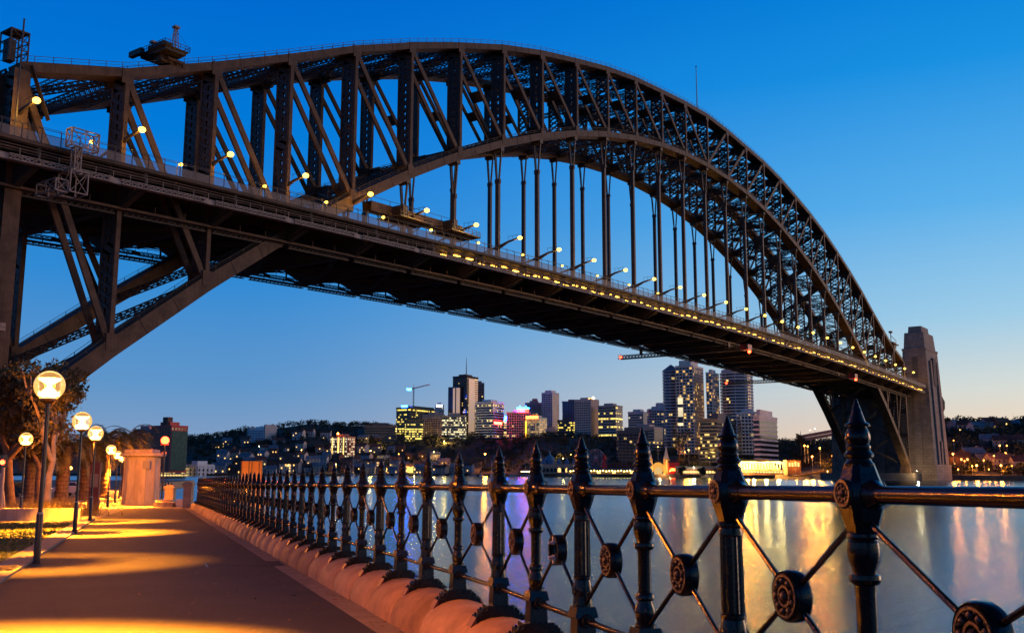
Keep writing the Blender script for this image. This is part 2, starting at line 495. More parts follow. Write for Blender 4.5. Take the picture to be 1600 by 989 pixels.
def globe_glass():
    m = bpy.data.materials.new('clear_globe'); m.use_nodes = True
    nt = m.node_tree; N, Lk = nt.nodes.new, nt.links.new
    nt.nodes.clear()
    t = N('ShaderNodeBsdfTransparent'); t.inputs[0].default_value = (1, .93, .8, 1)
    g = N('ShaderNodeBsdfGlossy'); g.inputs['Roughness'].default_value = .08
    d = N('ShaderNodeBsdfTranslucent'); d.inputs[0].default_value = (.9, .75, .5, 1)
    fr = N('ShaderNodeFresnel'); fr.inputs[0].default_value = 1.45
    m1 = N('ShaderNodeMixShader'); m1.inputs[0].default_value = .003
    m2 = N('ShaderNodeMixShader')
    Lk(t.outputs[0], m1.inputs[1]); Lk(d.outputs[0], m1.inputs[2])
    Lk(fr.outputs[0], m2.inputs[0]); Lk(m1.outputs[0], m2.inputs[1]); Lk(g.outputs[0], m2.inputs[2])
    e = N('ShaderNodeEmission'); e.inputs[0].default_value = (1, .55, .16, 1); e.inputs[1].default_value = .28   # the lamp's own frosted glow
    a = N('ShaderNodeAddShader'); Lk(m2.outputs[0], a.inputs[0]); Lk(e.outputs[0], a.inputs[1])
    o = N('ShaderNodeOutputMaterial'); Lk(a.outputs[0], o.inputs[0])
    return m


def water_mat():
    m = bpy.data.materials.new('harbour_water'); m.use_nodes = True
    nt = m.node_tree; N, Lk = nt.nodes.new, nt.links.new
    nt.nodes.clear()
    d = N('ShaderNodeBsdfDiffuse'); d.inputs['Color'].default_value = (.004, .012, .026, 1)
    g = N('ShaderNodeBsdfGlossy'); g.distribution = 'BECKMANN'; g.inputs['Color'].default_value = (.64, .76, .90, 1)
    tc = N('ShaderNodeTexCoord'); mp = N('ShaderNodeMapping')
    mp.inputs['Rotation'].default_value = (0, 0, YAW)
    mp.inputs['Scale'].default_value = (.25, 1.0, 1)
    Lk(tc.outputs['Object'], mp.inputs[0])
    n1 = N('ShaderNodeTexNoise'); n1.inputs['Scale'].default_value = 2.4; n1.inputs['Detail'].default_value = 7; n1.inputs['Roughness'].default_value = .68
    Lk(mp.outputs[0], n1.inputs['Vector'])
    bp = N('ShaderNodeBump'); bp.inputs['Strength'].default_value = .13; bp.inputs['Distance'].default_value = .2
    Lk(n1.outputs['Fac'], bp.inputs['Height']); Lk(bp.outputs[0], g.inputs['Normal'])
    n2 = N('ShaderNodeTexNoise'); n2.inputs['Scale'].default_value = .03; n2.inputs['Detail'].default_value = 4
    Lk(mp.outputs[0], n2.inputs['Vector'])
    mr = N('ShaderNodeMapRange'); mr.inputs[1].default_value = .35; mr.inputs[2].default_value = .65; mr.inputs[3].default_value = .165; mr.inputs[4].default_value = .225
    Lk(n2.outputs['Fac'], mr.inputs[0]); Lk(mr.outputs[0], g.inputs['Roughness'])
    fr = N('ShaderNodeFresnel'); fr.inputs['IOR'].default_value = 1.38
    mx = N('ShaderNodeMixShader'); Lk(fr.outputs[0], mx.inputs[0]); Lk(d.outputs[0], mx.inputs[1]); Lk(g.outputs[0], mx.inputs[2])
    o = N('ShaderNodeOutputMaterial'); Lk(mx.outputs[0], o.inputs[0])
    return m




def coursing(m, bw, bh, mortar, dark):
    nt = m.node_tree; N, Lk = nt.nodes.new, nt.links.new
    b = nt.nodes['Principled BSDF']; src = b.inputs['Base Color'].links[0].from_socket
    tc = N('ShaderNodeTexCoord'); sp = N('ShaderNodeSeparateXYZ'); Lk(tc.outputs['Object'], sp.inputs[0])
    ad = N('ShaderNodeMath'); Lk(sp.outputs['X'], ad.inputs[0]); Lk(sp.outputs['Y'], ad.inputs[1])
    cb = N('ShaderNodeCombineXYZ'); Lk(ad.outputs[0], cb.inputs[0]); Lk(sp.outputs['Z'], cb.inputs[1])
    br = N('ShaderNodeTexBrick'); br.inputs['Scale'].default_value = 1; br.inputs['Brick Width'].default_value = bw; br.inputs['Row Height'].default_value = bh; br.inputs['Mortar Size'].default_value = mortar
    br.inputs['Color1'].default_value = (1, 1, 1, 1); br.inputs['Color2'].default_value = (.78, .78, .8, 1); br.inputs['Mortar'].default_value = (dark, dark, dark, 1)
    Lk(cb.outputs[0], br.inputs['Vector'])
    mx = N('ShaderNodeMix'); mx.data_type = 'RGBA'; mx.blend_type = 'MULTIPLY'; mx.inputs['Factor'].default_value = 1
    Lk(src, mx.inputs['A']); Lk(br.outputs['Color'], mx.inputs['B']); Lk(mx.outputs['Result'], b.inputs['Base Color'])


coursing(M['granite'], 3.2, 1.5, .07, .5)
coursing(M['granite_dark'], 3.2, 1.5, .07, .5)
M['screen'] = mesh_screen()
M['globe'] = globe_glass()
M['water'] = water_mat()

# ------------------------------------------------------------------ water, far shore, near ground
mb = MB()
mb.addq([(-9000, -9000, 0), (9000, -9000, 0), (9000, 9000, 0), (-9000, 9000, 0)], [(0, 1, 2, 3)])
structure(mb.build('water', M['water']))

SU = [-900, 100, 330, 480, 600, 800, 850, 1000, 1100, 1240, 1320, 1480, 1600, 2000, 2600]
SD_ = [1000, 1000, 1000, 1050, 1150, 1150, 940, 860, 800, 720, 640, 600, 575, 560, 560]
SH = [50, 52, 58, 84, 82, 62, 58, 52, 46, 36, 34, 44, 46, 40, 30]
SL = [700, 700, 650, 650, 650, 550, 640, 640, 620, 520, 420, 330, 330, 400, 400]


def bearing(u):
    return (u - 800) / (FPX * 1.012)


def ease(t):
    t = np.clip(t, 0, 1)
    return t * t * (3 - 2 * t)


def wob(x, y):
    return np.sin(x * .013 + 1.3) * np.cos(y * .017) + .5 * np.sin(x * .031 + y * .027)


def TZ(u, s):
    H = np.interp(u, SU, SH); L = np.interp(u, SU, SL)
    t = np.clip(s / L, 0, 1)
    return 2.0 + H * (0.35 * t + .65 * ease(t)) + 2.2 * wob(u * 2.0, s) * np.clip(s / 80, 0, 1)


def shore(u, s):
    """point on the far shore: photo bearing u, s metres inland"""
    d = float(np.interp(u, SU, SD_)) + s
    return W(bearing(u) * d, d, float(TZ(u, s)))


us = np.linspace(-900, 2600, 176)
ss = np.array([0, 0.5, 20, 45, 70, 100, 130, 170, 210, 250, 300, 350, 400, 460, 520, 600, 700, 900, 1300, 2500, 6000.])
V = []
for u in us:
    for j, s in enumerate(ss):
        p = shore(u, s)
        if j == 0: p[2] = -3
        V.append(p)
n = len(ss)
q = [(i * n + j, (i + 1) * n + j, (i + 1) * n + j + 1, i * n + j + 1) for i in range(len(us) - 1) for j in range(n - 1)]
mb = MB(); mb.addq(V, q)
structure(mb.build('hills', M['terrain'], smooth=True, sharp=60))


def fence_r(d):
    return -.106 + .2992 * (9.34 - d) if d < 9.45 else -.136 - .3653 * (d - 9.64)


def kerb_r(d):
    return -8.14 - .3617 * (d - 16.23)


ds = list(np.arange(-26, 64.1, 2.0)) + [68, 72, 82, 100, 130, 170, 220, 300]
rightb = [fence_r(d) + .38 if d <= 64 else float(np.interp(d, [64, 72, 82, 100, 130, 170, 220, 300], [fence_r(64) + .38, -24.3, -31, -38, -50, -64, -78, -95])) for d in ds]


def strip(lo, hi, dd, dz, k=2):
    v, f = [], []
    for d in dd:
        for t in np.linspace(0, 1, k):
            v.append(W(lo(d) + (hi(d) - lo(d)) * t, d, GZ(d) + dz))
    for i in range(len(dd) - 1):
        for j in range(k - 1):
            f.append((i * k + j, i * k + j + 1, (i + 1) * k + j + 1, (i + 1) * k + j))
    m_ = MB(); m_.addq(v, f)
    return m_


rb = lambda d: float(np.interp(d, ds, rightb))
structure(strip(lambda d: -400.0, rb, ds, 0.0, 6).build('ground', M['paving']))
dd = list(np.arange(-26, 64.1, 2.0))
structure(strip(lambda d: kerb_r(d) if d < 45 else kerb_r(45) - (d - 45) * .30, lambda d: fence_r(d) - .78, dd, .008, 5).build('path', M['asphalt']))
structure(strip(lambda d: fence_r(d) - .776, lambda d: fence_r(d) - .30, dd, .006).build('paved_edge', M['kerb']))
dl = list(np.arange(-26, 45.1, 1.0))


def kerbmb():
    m_ = MB()
    for i, d in enumerate(dl[:-1]):
        a, b = d + .006, d + .994
        v = []
        for z in (GZ(d) - .1, GZ(d) + .05):
            for (dx, o) in ((a, -.55), (a, 0), (b, 0), (b, -.55)):
                v.append(W(kerb_r(dx) + o, dx, z))
        v = np.array(v)[[0, 1, 2, 3, 4, 5, 6, 7]]
        m_.addq(v, MB.Q)
    return m_


structure(kerbmb().build('kerb', M['kerb']))
dlawn = list(np.arange(-26, 40.6, 2.0))
structure(strip(lambda d: -60.0, lambda d: kerb_r(d) - .56, dlawn, .03, 6).build('lawn', M['lawn']))
# blades of grass on the part of the lawn near the path
k = 42000
gd = rng.uniform(13, 40, k); gw = rng.beta(1, 1.6, k) * 16
gr = np.array([kerb_r(x) for x in gd]) - .6 - gw
gz = np.array([GZ(x) for x in gd]) + .03
base = CAM + np.outer(gr, RT) + np.outer(gd, FH); base[:, 2] = gz
ang = rng.uniform(0, math.pi, k); hh = rng.uniform(.03, .075, k); wd = rng.uniform(.008, .02, k)
dirv = np.stack([np.cos(ang), np.sin(ang), 0 * ang], 1)
lean = rng.normal(0, .03, (k, 3)); lean[:, 2] = hh
v = np.stack([base - dirv * wd[:, None], base + dirv * wd[:, None], base + lean], 1).reshape(-1, 3)
mb = MB(); mb.addq(v, np.arange(3 * k).reshape(-1, 3))
structure(mb.build('grass', M['grass']), 'stuff')

# sea wall below the railing
mb = MB()
pts = [(rb(d) , d) for d in ds]
for (r0, d0), (r1, d1) in zip(pts[:-1], pts[1:]):
    t = np.array([d1 - d0, -(r1 - r0)]); t /= np.linalg.norm(t)       # outward
    v = []
    for z in (-3, None):
        for (r, d, o) in ((r0, d0, -.3), (r1, d1, -.3), (r1, d1, .12), (r0, d0, .12)):
            v.append(W(r + t[0] * o, d + t[1] * o, (GZ(d) - .012) if z is None else z))
    mb.addq(np.array(v), MB.Q[:, ::-1])
tag(mb.build('sea_wall', M['sandstone']), 'sandstone sea wall under the promenade railing', 'wall')
# far sea wall along the opposite shore
mb = MB()
uu = np.linspace(820, 1700, 60)
for a, b in zip(uu[:-1], uu[1:]):
    p, q_ = shore(a, -1.0), shore(b, -1.0); p2, q2 = shore(a, 6), shore(b, 6)
    v = [p, q_, q2, p2, p, q_, q2, p2]
    v = np.array(v); v[:4, 2] = -2; v[4:, 2] = 2.9
    mb.addq(v, MB.Q)
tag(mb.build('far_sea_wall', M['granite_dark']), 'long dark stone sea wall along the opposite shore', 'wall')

# ------------------------------------------------------------------ the bridge
PN = 503 / 28.0
ZT = [65.4, 70.5, 78, 86, 94.3, 101.6, 108.2, 114.2, 119.1, 123.1, 126.8, 129.5, 131.1, 132.6, 133.4]
zt = np.array(ZT + ZT[-2::-1]) + .75
xs = np.arange(29) * PN
zl = 9.3 + 105.8 * (1 - ((xs - 251.5) / 251.5) ** 2)
zd = lambda x: 52.2 + 4.3 * (1 - ((np.asarray(x, float) - 251.5) / 251.5) ** 2)
HWID = 1.85
bridge = thing('arch_bridge', 'huge dark steel arch bridge spanning the harbour', 'bridge', (0, 0, 0))


def sweep(m_, px_, pz, hs, y0, y1):
    px_ = np.asarray(px_, float); pz = np.asarray(pz, float)
    T = np.stack([np.gradient(px_), np.gradient(pz)], 1); T /= np.linalg.norm(T, axis=1, keepdims=True)
    Nn = np.stack([-T[:, 1], T[:, 0]], 1)
    hs = np.broadcast_to(np.asarray(hs, float), px_.shape)
    a = np.stack([px_, pz], 1) + Nn * hs[:, None] / 2; b = np.stack([px_, pz], 1) - Nn * hs[:, None] / 2
    k = len(px_)
    v = []
    for i in range(k):
        v += [(b[i, 0], y0, b[i, 1]), (b[i, 0], y1, b[i, 1]), (a[i, 0], y1, a[i, 1]), (a[i, 0], y0, a[i, 1])]
    f = [(0, 3, 2, 1), ((k - 1) * 4, (k - 1) * 4 + 1, (k - 1) * 4 + 2, (k - 1) * 4 + 3)]
    for i in range(k - 1):
        for j in range(4):
            f.append((i * 4 + j, i * 4 + (j + 1) % 4, (i + 1) * 4 + (j + 1) % 4, (i + 1) * 4 + j))
    m_.addq(v, f)
    return m_


lowh = np.interp(np.abs(np.arange(29) - 14), [0, 8, 14], [1.55, 1.9, 3.1])
for sgn in (-1, 1):
    yc = 15.0 * sgn
    m_ = sweep(MB(), xs, zt, 1.5, yc - 2.05, yc + 2.05)
    for i in range(0, 29):       # flange lips and gussets
        if 0 < i < 28:
            for yy in (yc - 2.09, yc + 2.09):
                m_.box(xs[i] - 1.1, xs[i] + 1.1, yy - .035, yy + .035, zt[i] - 2.0, zt[i] + .55)
    for i in range(28):
        for t in (.3, .62):
            x = xs[i] + PN * t; z = zt[i] + (zt[i + 1] - zt[i]) * t
            for yy in (yc - 2.06, yc + 2.06): m_.box(x - .16, x + .16, yy - .03, yy + .03, z - .66, z + .66)
    top = m_.build('top_chord', M['steel'], bridge)
    m_ = MB()
    for off in (-1.7, 1.7):      # handrail along the top
        P = np.stack([xs, np.full(29, yc + off), zt + .75 + 1.1], 1)
        m_.bars(P[:-1], P[1:], .07)
        P2 = P - (0, 0, .5); m_.bars(P2[:-1], P2[1:], .05)
        xx = np.arange(2, 502, 3.0); zz = np.interp(xx, xs, zt) + .7
        m_.bars(np.stack([xx, 0 * xx + yc + off, zz], 1), np.stack([xx, 0 * xx + yc + off, zz + 1.2], 1), .08)
    m_.build('handrail', M['steel_dark'], top)
    m_ = sweep(MB(), xs, zl, lowh, yc - 2.05, yc + 2.05)
    for i in range(1, 28):
        for yy in (yc - 2.09, yc + 2.09):
            m_.box(xs[i] - .9, xs[i] + .9, yy - .035, yy + .035, zl[i] - .3, zl[i] + lowh[i] * .5 + 1.1)
    for i in range(28):          # plate joints across the chord faces
        for t in (.33, .67):
            x = xs[i] + PN * t; z = zl[i] + (zl[i + 1] - zl[i]) * t; h = lowh[i] * .5 + lowh[i + 1] * .5
            dx, dz = PN, zl[i + 1] - zl[i]; L = math.hypot(dx, dz); nx, nz = -dz / L, dx / L
            for yy in (yc - 2.07, yc + 2.07):
                m_.bars([(x - nx * h * .49, yy, z - nz * h * .49)], [(x + nx * h * .49, yy, z + nz * h * .49)], .35, .08, (0, 1, 0))
    low = m_.build('bottom_chord', M['steel'], bridge)
    m_ = MB()
    for off in (-1.7, 1.7):
        P = np.stack([xs, np.full(29, yc + off), zl + lowh / 2 + 1.1], 1)
        m_.bars(P[:-1], P[1:], .07); m_.bars((P - (0, 0, .5))[:-1], (P - (0, 0, .5))[1:], .05)
        xx = np.arange(2, 502, 3.0); zz = np.interp(xx, xs, zl + lowh / 2)
        m_.bars(np.stack([xx, 0 * xx + yc + off, zz - .1], 1), np.stack([xx, 0 * xx + yc + off, zz + 1.15], 1), .08)
    m_.build('handrail', M['steel_dark'], low)

    for i in range(29):
        a, b = zl[i] + lowh[i] * .4, zt[i] - .6
        wX = .95 if i in (0, 28) else .82
        ym = HWID if i not in (0, 28) else 2.0
        m_ = MB()
        for s2 in (-1, 1):
            m_.box(xs[i] - wX / 2, xs[i] + wX / 2, yc + s2 * ym - .28, yc + s2 * ym + .28, a, b)
        post_mb, m_ = m_, MB()
        k = max(3, int((b - a) / 1.7))
        t = np.linspace(a, b, k + 1)
        dense = .55 if i < 8 else .34
        for fx in (-1, 1):
            P = np.stack([np.full(k, xs[i] + fx * (wX / 2 - .07)), np.full(k, yc - ym + .1), t[:-1]], 1)
            Q_ = np.stack([np.full(k, xs[i] + fx * (wX / 2 - .07)), np.full(k, yc + ym - .1), t[1:]], 1)
            m_.bars(P, Q_, .08, dense, (0, 0, 1))
            P[:, 1], Q_[:, 1] = yc + ym - .1, yc - ym + .1
            P[:, 0] -= fx * .09; Q_[:, 0] -= fx * .09
            m_.bars(P, Q_, .08, dense, (0, 0, 1))
        if i < 10:
            for fx in (-1, 1):
                m_.box(xs[i] + fx * (wX / 2 - .2) - .02, xs[i] + fx * (wX / 2 - .2) + .02, yc - ym + .2, yc - .32, a, b)
                m_.box(xs[i] + fx * (wX / 2 - .2) - .02, xs[i] + fx * (wX / 2 - .2) + .02, yc + .32, yc + ym - .2, a, b)
        nb = max(2, int((b - a) / 11))
        for z in np.linspace(a + 1.4, b - 1.4, nb):
            m_.box(xs[i] - wX / 2 + .03, xs[i] + wX / 2 - .03, yc - ym + .2, yc + ym - .2, z - 1.1, z + 1.1)
        if i in (0, 28):
            for s2 in (-1, 1):
                post_mb.box(xs[i] - 1.3, xs[i] + 1.3, yc + s2 * 2.32 - .03, yc + s2 * 2.32 + .03, a, b)
        vp = post_mb.build('vertical_post', M['steel'], bridge)
        m_.build('lacing', M['steel_dark'], vp)  # same paint as the post, with the inner shade put into the colour
    for i in range(28):
        if i < 14: A = (xs[i], zt[i] - .5); B = (xs[i + 1], zl[i + 1] + .5)
        else: A = (xs[i + 1], zt[i + 1] - .5); B = (xs[i], zl[i] + .5)
        m_ = MB()
        for s2 in (-1, 1):
            m_.bars([(A[0], yc + s2 * 1.6, A[1])], [(B[0], yc + s2 * 1.6, B[1])], .46, 1.1 if i < 18 else .85, (0, 0, 1))
        L = math.hypot(A[0] - B[0], A[1] - B[1])
        k = int(L / 2.6); t = np.linspace(.05, .95, k + 1)
        P = np.stack([A[0] + (B[0] - A[0]) * t, 0 * t, A[1] + (B[1] - A[1]) * t], 1)
        a_, b_ = P.copy(), P.copy(); a_[:, 1] = yc - 1.5; b_[:, 1] = yc + 1.5
        if i > 10: m_.bars(a_[:-1], b_[1:], .09, .16); m_.bars(b_[:-1], a_[1:], .09, .16)
        for t0 in ((.035, .5, .965) if i > 5 else (.02, .98)):
            c = np.array([A[0] + (B[0] - A[0]) * t0, yc, A[1] + (B[1] - A[1]) * t0])
            dv_ = np.array([B[0] - A[0], 0, B[1] - A[1]]) / L
            m_.bars([c - dv_ * 1.4 ], [c + dv_ * 1.4], 3.0, .6, (0, 0, 1))
        m_.build('diagonal_brace', M['steel'], bridge)
    for i in range(4, 25):
        za, zb = float(zd(xs[i])) - .5, zl[i] - lowh[i] / 2
        m_ = MB()
        L = zb - za
        fork = min(9.0, L * .45)
        yh = yc
        m_.box(xs[i] - .42, xs[i] + .42, yh - .55, yh + .55, za, zb - fork)
        for s2 in (-1, 1):
            m_.bars([(xs[i], yh + s2 * .35, zb - fork - .3)], [(xs[i], yh + s2 * 1.15, zb)], .38, .38)
            m_.bars([(xs[i] + .3, yh + s2 * .25, zb - fork - .3)], [(xs[i] + .3, yh + s2 * .85, zb)], .12, .12)
        m_.box(xs[i] - .34, xs[i] + .34, yh - .8, yh + .8, zb - fork - .6, zb - fork + .5)
        m_.box(xs[i] - .7, xs[i] + .7, yh - 1.5, yh + 1.5, zb - 1.1, zb + .2)
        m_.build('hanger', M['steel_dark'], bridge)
# bracing between the two trusses
for i in range(28):
    m_ = MB()
    A, B = (xs[i], zt[i] - .3), (xs[i + 1], zt[i + 1] - .3)
    mid = ((A[0] + B[0]) / 2, (A[1] + B[1]) / 2)
    for s2 in (-1, 1):
        m_.lattice((A[0], s2 * 13, A[1]), (B[0], -s2 * 13, B[1]), (B[1] - A[1], 0, A[0] - B[0]) if False else (1, s2 * .5, 0), 1.25, .9, 1.15, .2, .16, True)
    m_.lattice((mid[0], -13, mid[1]), (mid[0], 13, mid[1]), (1, 0, 0), .9, .8, 1.3, .15, .1)
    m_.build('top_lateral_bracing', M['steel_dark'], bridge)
    m_ = MB()
    A, B = (xs[i], zl[i]), (xs[i + 1], zl[i + 1])
    for s2 in (-1, 1):
        m_.lattice((A[0], s2 * 13, A[1]), (B[0], -s2 * 13, B[1]), (1, s2 * .5, 0), 1.25, .9, 1.3, .2, .15, True)
    m_.build('bottom_lateral_bracing', M['steel_dark'], bridge)
for i in range(29):
    m_ = MB()
    x = xs[i]
    ztop = zt[i] - .6
    zlow = zl[i] + 1 if zl[i] > 62 else None
    m_.lattice((x, -13, ztop), (x, 13, ztop), (0, 0, 1), 1.9, 1.0, 1.5, .24, .16, True)
    m_.box(x - .3, x + .3, -13.2, -10.4, ztop - 1.7, ztop + .6); m_.box(x - .3, x + .3, 10.4, 13.2, ztop - 1.7, ztop + .6)
    if zl[i] > 60.5:
        ms = MB(); ms.lattice((x, -13, zl[i] + .6), (x, 13, zl[i] + .6), (0, 0, 1), 1.7, 1.0, 1.5, .22, .15, True)
        ms.box(x - .3, x + .3, -13.2, -9.8, zl[i] - 1.0, zl[i] + 1.9); ms.box(x - .3, x + .3, 9.8, 13.2, zl[i] - 1.0, zl[i] + 1.9)
        ms.build('cross_strut', M['steel_dark'], bridge)
        if i > 9:
            zlo = zl[i] + 1.2
            zm = (zlo + ztop) / 2
            m_.lattice((x, -13, zm), (x, 13, zm), (0, 0, 1), 1.2, .8, 1.4, .2, .13, True)
            if i > 12:
                for (p, q__) in ((zlo, zm), (zm, ztop)):
                    m_.lattice((x, -13, p), (x, 13, q__), (0, 0, 1), .7, .5, 1.6, .13, .09)
                    m_.lattice((x, 13, p), (x, -13, q__), (0, 0, 1), .7, .5, 1.6, .13, .09)
    elif i in (0, 28):
        m_.box(x - .5, x + .5, -13.1, 13.1, ztop - 3.0, ztop - .4)
    m_.build('sway_frame', M['steel_dark'], bridge)

# deck
XE0, XE1 = -60.0, 521.0
dx = np.concatenate([np.linspace(XE0, 0, 4)[:-1], xs, np.linspace(503, XE1, 3)[1:]])
dz = np.where(dx < 0, 52.2 - (0 - dx) * .012, np.where(dx > 503, 52.2 - (dx - 503) * .012, zd(np.clip(dx, 0, 503))))
zdk = lambda x: np.interp(x, dx, dz)
m_ = sweep(MB(), dx, dz - .3, .6, -24.2, 24.2)
for yy in np.linspace(-21, 21, 15):
    if abs(abs(yy) - 15) < 1.0: continue
    sweep(m_, dx, dz - 1.25, 1.3, yy - .16, yy + .16)
deck = m_.build('deck', M['deck_dark'], bridge)
for i in range(29):
    x, z = xs[i], float(zd(xs[i]))
    m_ = MB()
    prof = [(-24, -.7), (24, -.7), (24, -1.6), (17.2, -5.3), (-17.2, -5.3), (-24, -1.6)]
    v = [(x - .35, y, z + h) for y, h in prof] + [(x + .35, y, z + h) for y, h in prof]
    f = [(0, 1, 2, 3, 4, 5)[::-1], (6, 7, 8, 9, 10, 11)] + [(j, (j + 1) % 6, 6 + (j + 1) % 6, 6 + j) for j in range(6)]
    m_.add(v, f)
    m_.box(x - .75, x + .75, -17, 17, z - 5.55, z - 5.32)
    for s2 in (-1, 1):           # sloping bracket out to the footway edge
        m_.bars([(x, s2 * 18.0, z - 5.3)], [(x, s2 * 23.6, z - 3.2)], 1.1, .5)
        m_.bars([(x, s2 * 23.9, z - 3.3)], [(x, s2 * 23.9, z - .5)], .3, .3)
    m_.build('cross_girder', M['deck_dark'], bridge)
m_ = MB()
for i in range(28):
    for t in (1 / 3, 2 / 3):
        x = xs[i] + PN * t; z = float(zd(x))
        m_.box(x - .2, x + .2, -23.5, 23.5, z - 2.3, z - .62)
    for s2 in (-1, 1):
        m_.lattice((xs[i], s2 * 12.5, zd(xs[i]) - 5.1), (xs[i + 1], -s2 * 12.5, zd(xs[i + 1]) - 5.1), (1, .5 * s2, 0), .8, .5, 1.6, .15, .1)
m_.build('floor_beam_grid', M['deck_dark'], bridge)


def along(m_, y, off, w, h, x0=XE0, x1=XE1, step=9):
    xx = np.arange(x0, x1 + .1, step); P = np.stack([xx, 0 * xx + y, zdk(xx) + off], 1)
    m_.bars(P[:-1], P[1:], w, h)


for s2 in (-1, 1):
    yE = 24.45 * s2
    m_ = MB()
    sweep(m_, dx, dz - .22, .5, yE - .14, yE + .14)
    for off, w in ((-1.0, .16), (-1.45, .22), (-1.85, .12)):
        along(m_, yE - s2 * .5, off, w, w)
    along(m_, yE - s2 * 1.6, -1.2, .4, .3); along(m_, yE - s2 * 3.2, -1.6, .25, .4)
    m_.build('edge_beam', M['steel'], bridge)
    m_ = MB()
    xx = np.arange(XE0, XE1, 3.0); zz = zdk(xx)
    yR = yE + s2 * .02
    m_.bars(np.stack([xx, 0 * xx + yR, zz], 1), np.stack([xx, 0 * xx + yR, zz + 2.35], 1), .11)
    m_.bars(np.stack([xx, 0 * xx + yR, zz + 2.35], 1), np.stack([xx, 0 * xx + yR - s2 * .45, zz + 2.7], 1), .09)
    for off in (.12, 1.55, 2.3): along(m_, yR, off, .07, .07, step=6)
    along(m_, yR - s2 * .45, 2.7, .05, .05, step=6)
    rail = m_.build('footway_railing', M['steel_dark'], bridge)
    m_ = MB()
    for a, b in zip(xx[:-1], xx[1:]):
        v = [(a, yR - .01, zdk(a) + .14), (b, yR - .01, zdk(b) + .14), (b, yR - .01, zdk(b) + 1.52), (a, yR - .01, zdk(a) + 1.52)]
        m_.addq(v, [(0, 1, 2, 3)])
    m_.build('mesh_panel', M['screen'], rail)
    m_ = MB()                    # maintenance walkway hung below the edge
    xx = np.arange(XE0, XE1, PN)
    yW = yE - s2 * .1
    for a, b in zip(xx[:-1], xx[1:]):
        m_.lattice((a + 1.4, yW, zdk(a) - 3.05), (b - .2, yW, zdk(b) - 3.05), (0, 0, 1), .75, .9, 1.1, .13, .10)
        m_.box(a - .6, a + 1.5, yW - .1, yW + .1, zdk(a) - 3.5, zdk(a) - 2.6)
    x3 = np.arange(XE0, XE1, 3.0)
    m_.bars(np.stack([x3, 0 * x3 + yW, zdk(x3) - 2.7], 1), np.stack([x3, 0 * x3 + yW, zdk(x3) - 1.5], 1), .08)
    along(m_, yW - s2 * .5, -3.4, 1.0, .08)
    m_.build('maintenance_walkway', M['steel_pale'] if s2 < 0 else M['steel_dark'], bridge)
    m_ = MB()
    along(m_, 18.0 * s2, -5.55, .3, .42)
    xx = np.arange(XE0, XE1, 6)
    m_.bars(np.stack([xx, 0 * xx + 18.0 * s2, zdk(xx) - 5.4], 1), np.stack([xx, 0 * xx + 18.0 * s2, zdk(xx) - 4.2], 1), .14)
    m_.build('gantry_rail', M['steel'], bridge)
    m_ = MB()
    for i in range(28):
        m_.lattice((xs[i] + .8, 16.8 * s2, zd(xs[i]) - 6.05), (xs[i + 1] - .8, 16.8 * s2, zd(xs[i + 1]) - 6.05), (0, 0, 1), .75, .5, 1.2, .14, .1)
    m_.build('stringer_truss', M['steel_dark'], bridge)

# strip lights over the lower walkway (one fitting each)
smb = MB(); smb.box(-1.0, 1.0, -.3, .3, -.10, .02)
smesh = smb.mesh('strip_light', M['strip'])
for x in np.arange(95, 517, 4.6):
    link('strip_light', smesh, bridge, (x, -23.0, float(zdk(x)) - 1.9 + .35 * math.sin(x * 3.1)))
# bearing shoes
for xx_, s in ((0, -1), (503, 1)):
    for yy in (-15, 15):
        m_ = MB(); m_.frus((xx_ - 3.2, xx_ + 3.2, yy - 3, yy + 3), (xx_ - 1, xx_ + 1, yy - 2.2, yy + 2.2), 4.2, 9.2)
        m_.build('bearing_shoe', M['steel'], bridge)
# south end: lift cage on the end post and scaffold cage under the deck edge
m_ = MB()
zc_ = zt[0] + .7
for a in ((-2.4, -14.4), (.4, -14.4), (-2.4, -17.6), (.4, -17.6)):
    m_.bars([(a[0], a[1], zc_)], [(a[0], a[1], zc_ + 4.6)], .2)
for z in (1.5, 3.0, 4.5):
    q4 = [(-2.4, -14.4), (.4, -14.4), (.4, -17.6), (-2.4, -17.6)]
    for k in range(4):
        a, b = q4[k], q4[(k + 1) % 4]
        m_.bars([(a[0], a[1], zc_ + z)], [(b[0], b[1], zc_ + z)], .13)
        m_.bars([(a[0], a[1], zc_ + z - 1.5)], [(b[0], b[1], zc_ + z)], .09)
m_.box(-2.5, .5, -17.7, -14.3, zc_ + 4.5, zc_ + 4.7)
m_.box(-2.0, -.8, -16.2, -14.6, zc_, zc_ + 3.4)
m_.bars([(-1.6, -19.6, 54)], [(-1.6, -19.6, zt[0] + 6.5)], .2)
m_.bars([(1.2, -17.3, zt[0] + .5)], [(4.6, -17.3, zt[0] - 7.5)], 1.0, .12)
m_.build('lift_cage', M['steel_dark'], bridge)
m_ = MB()
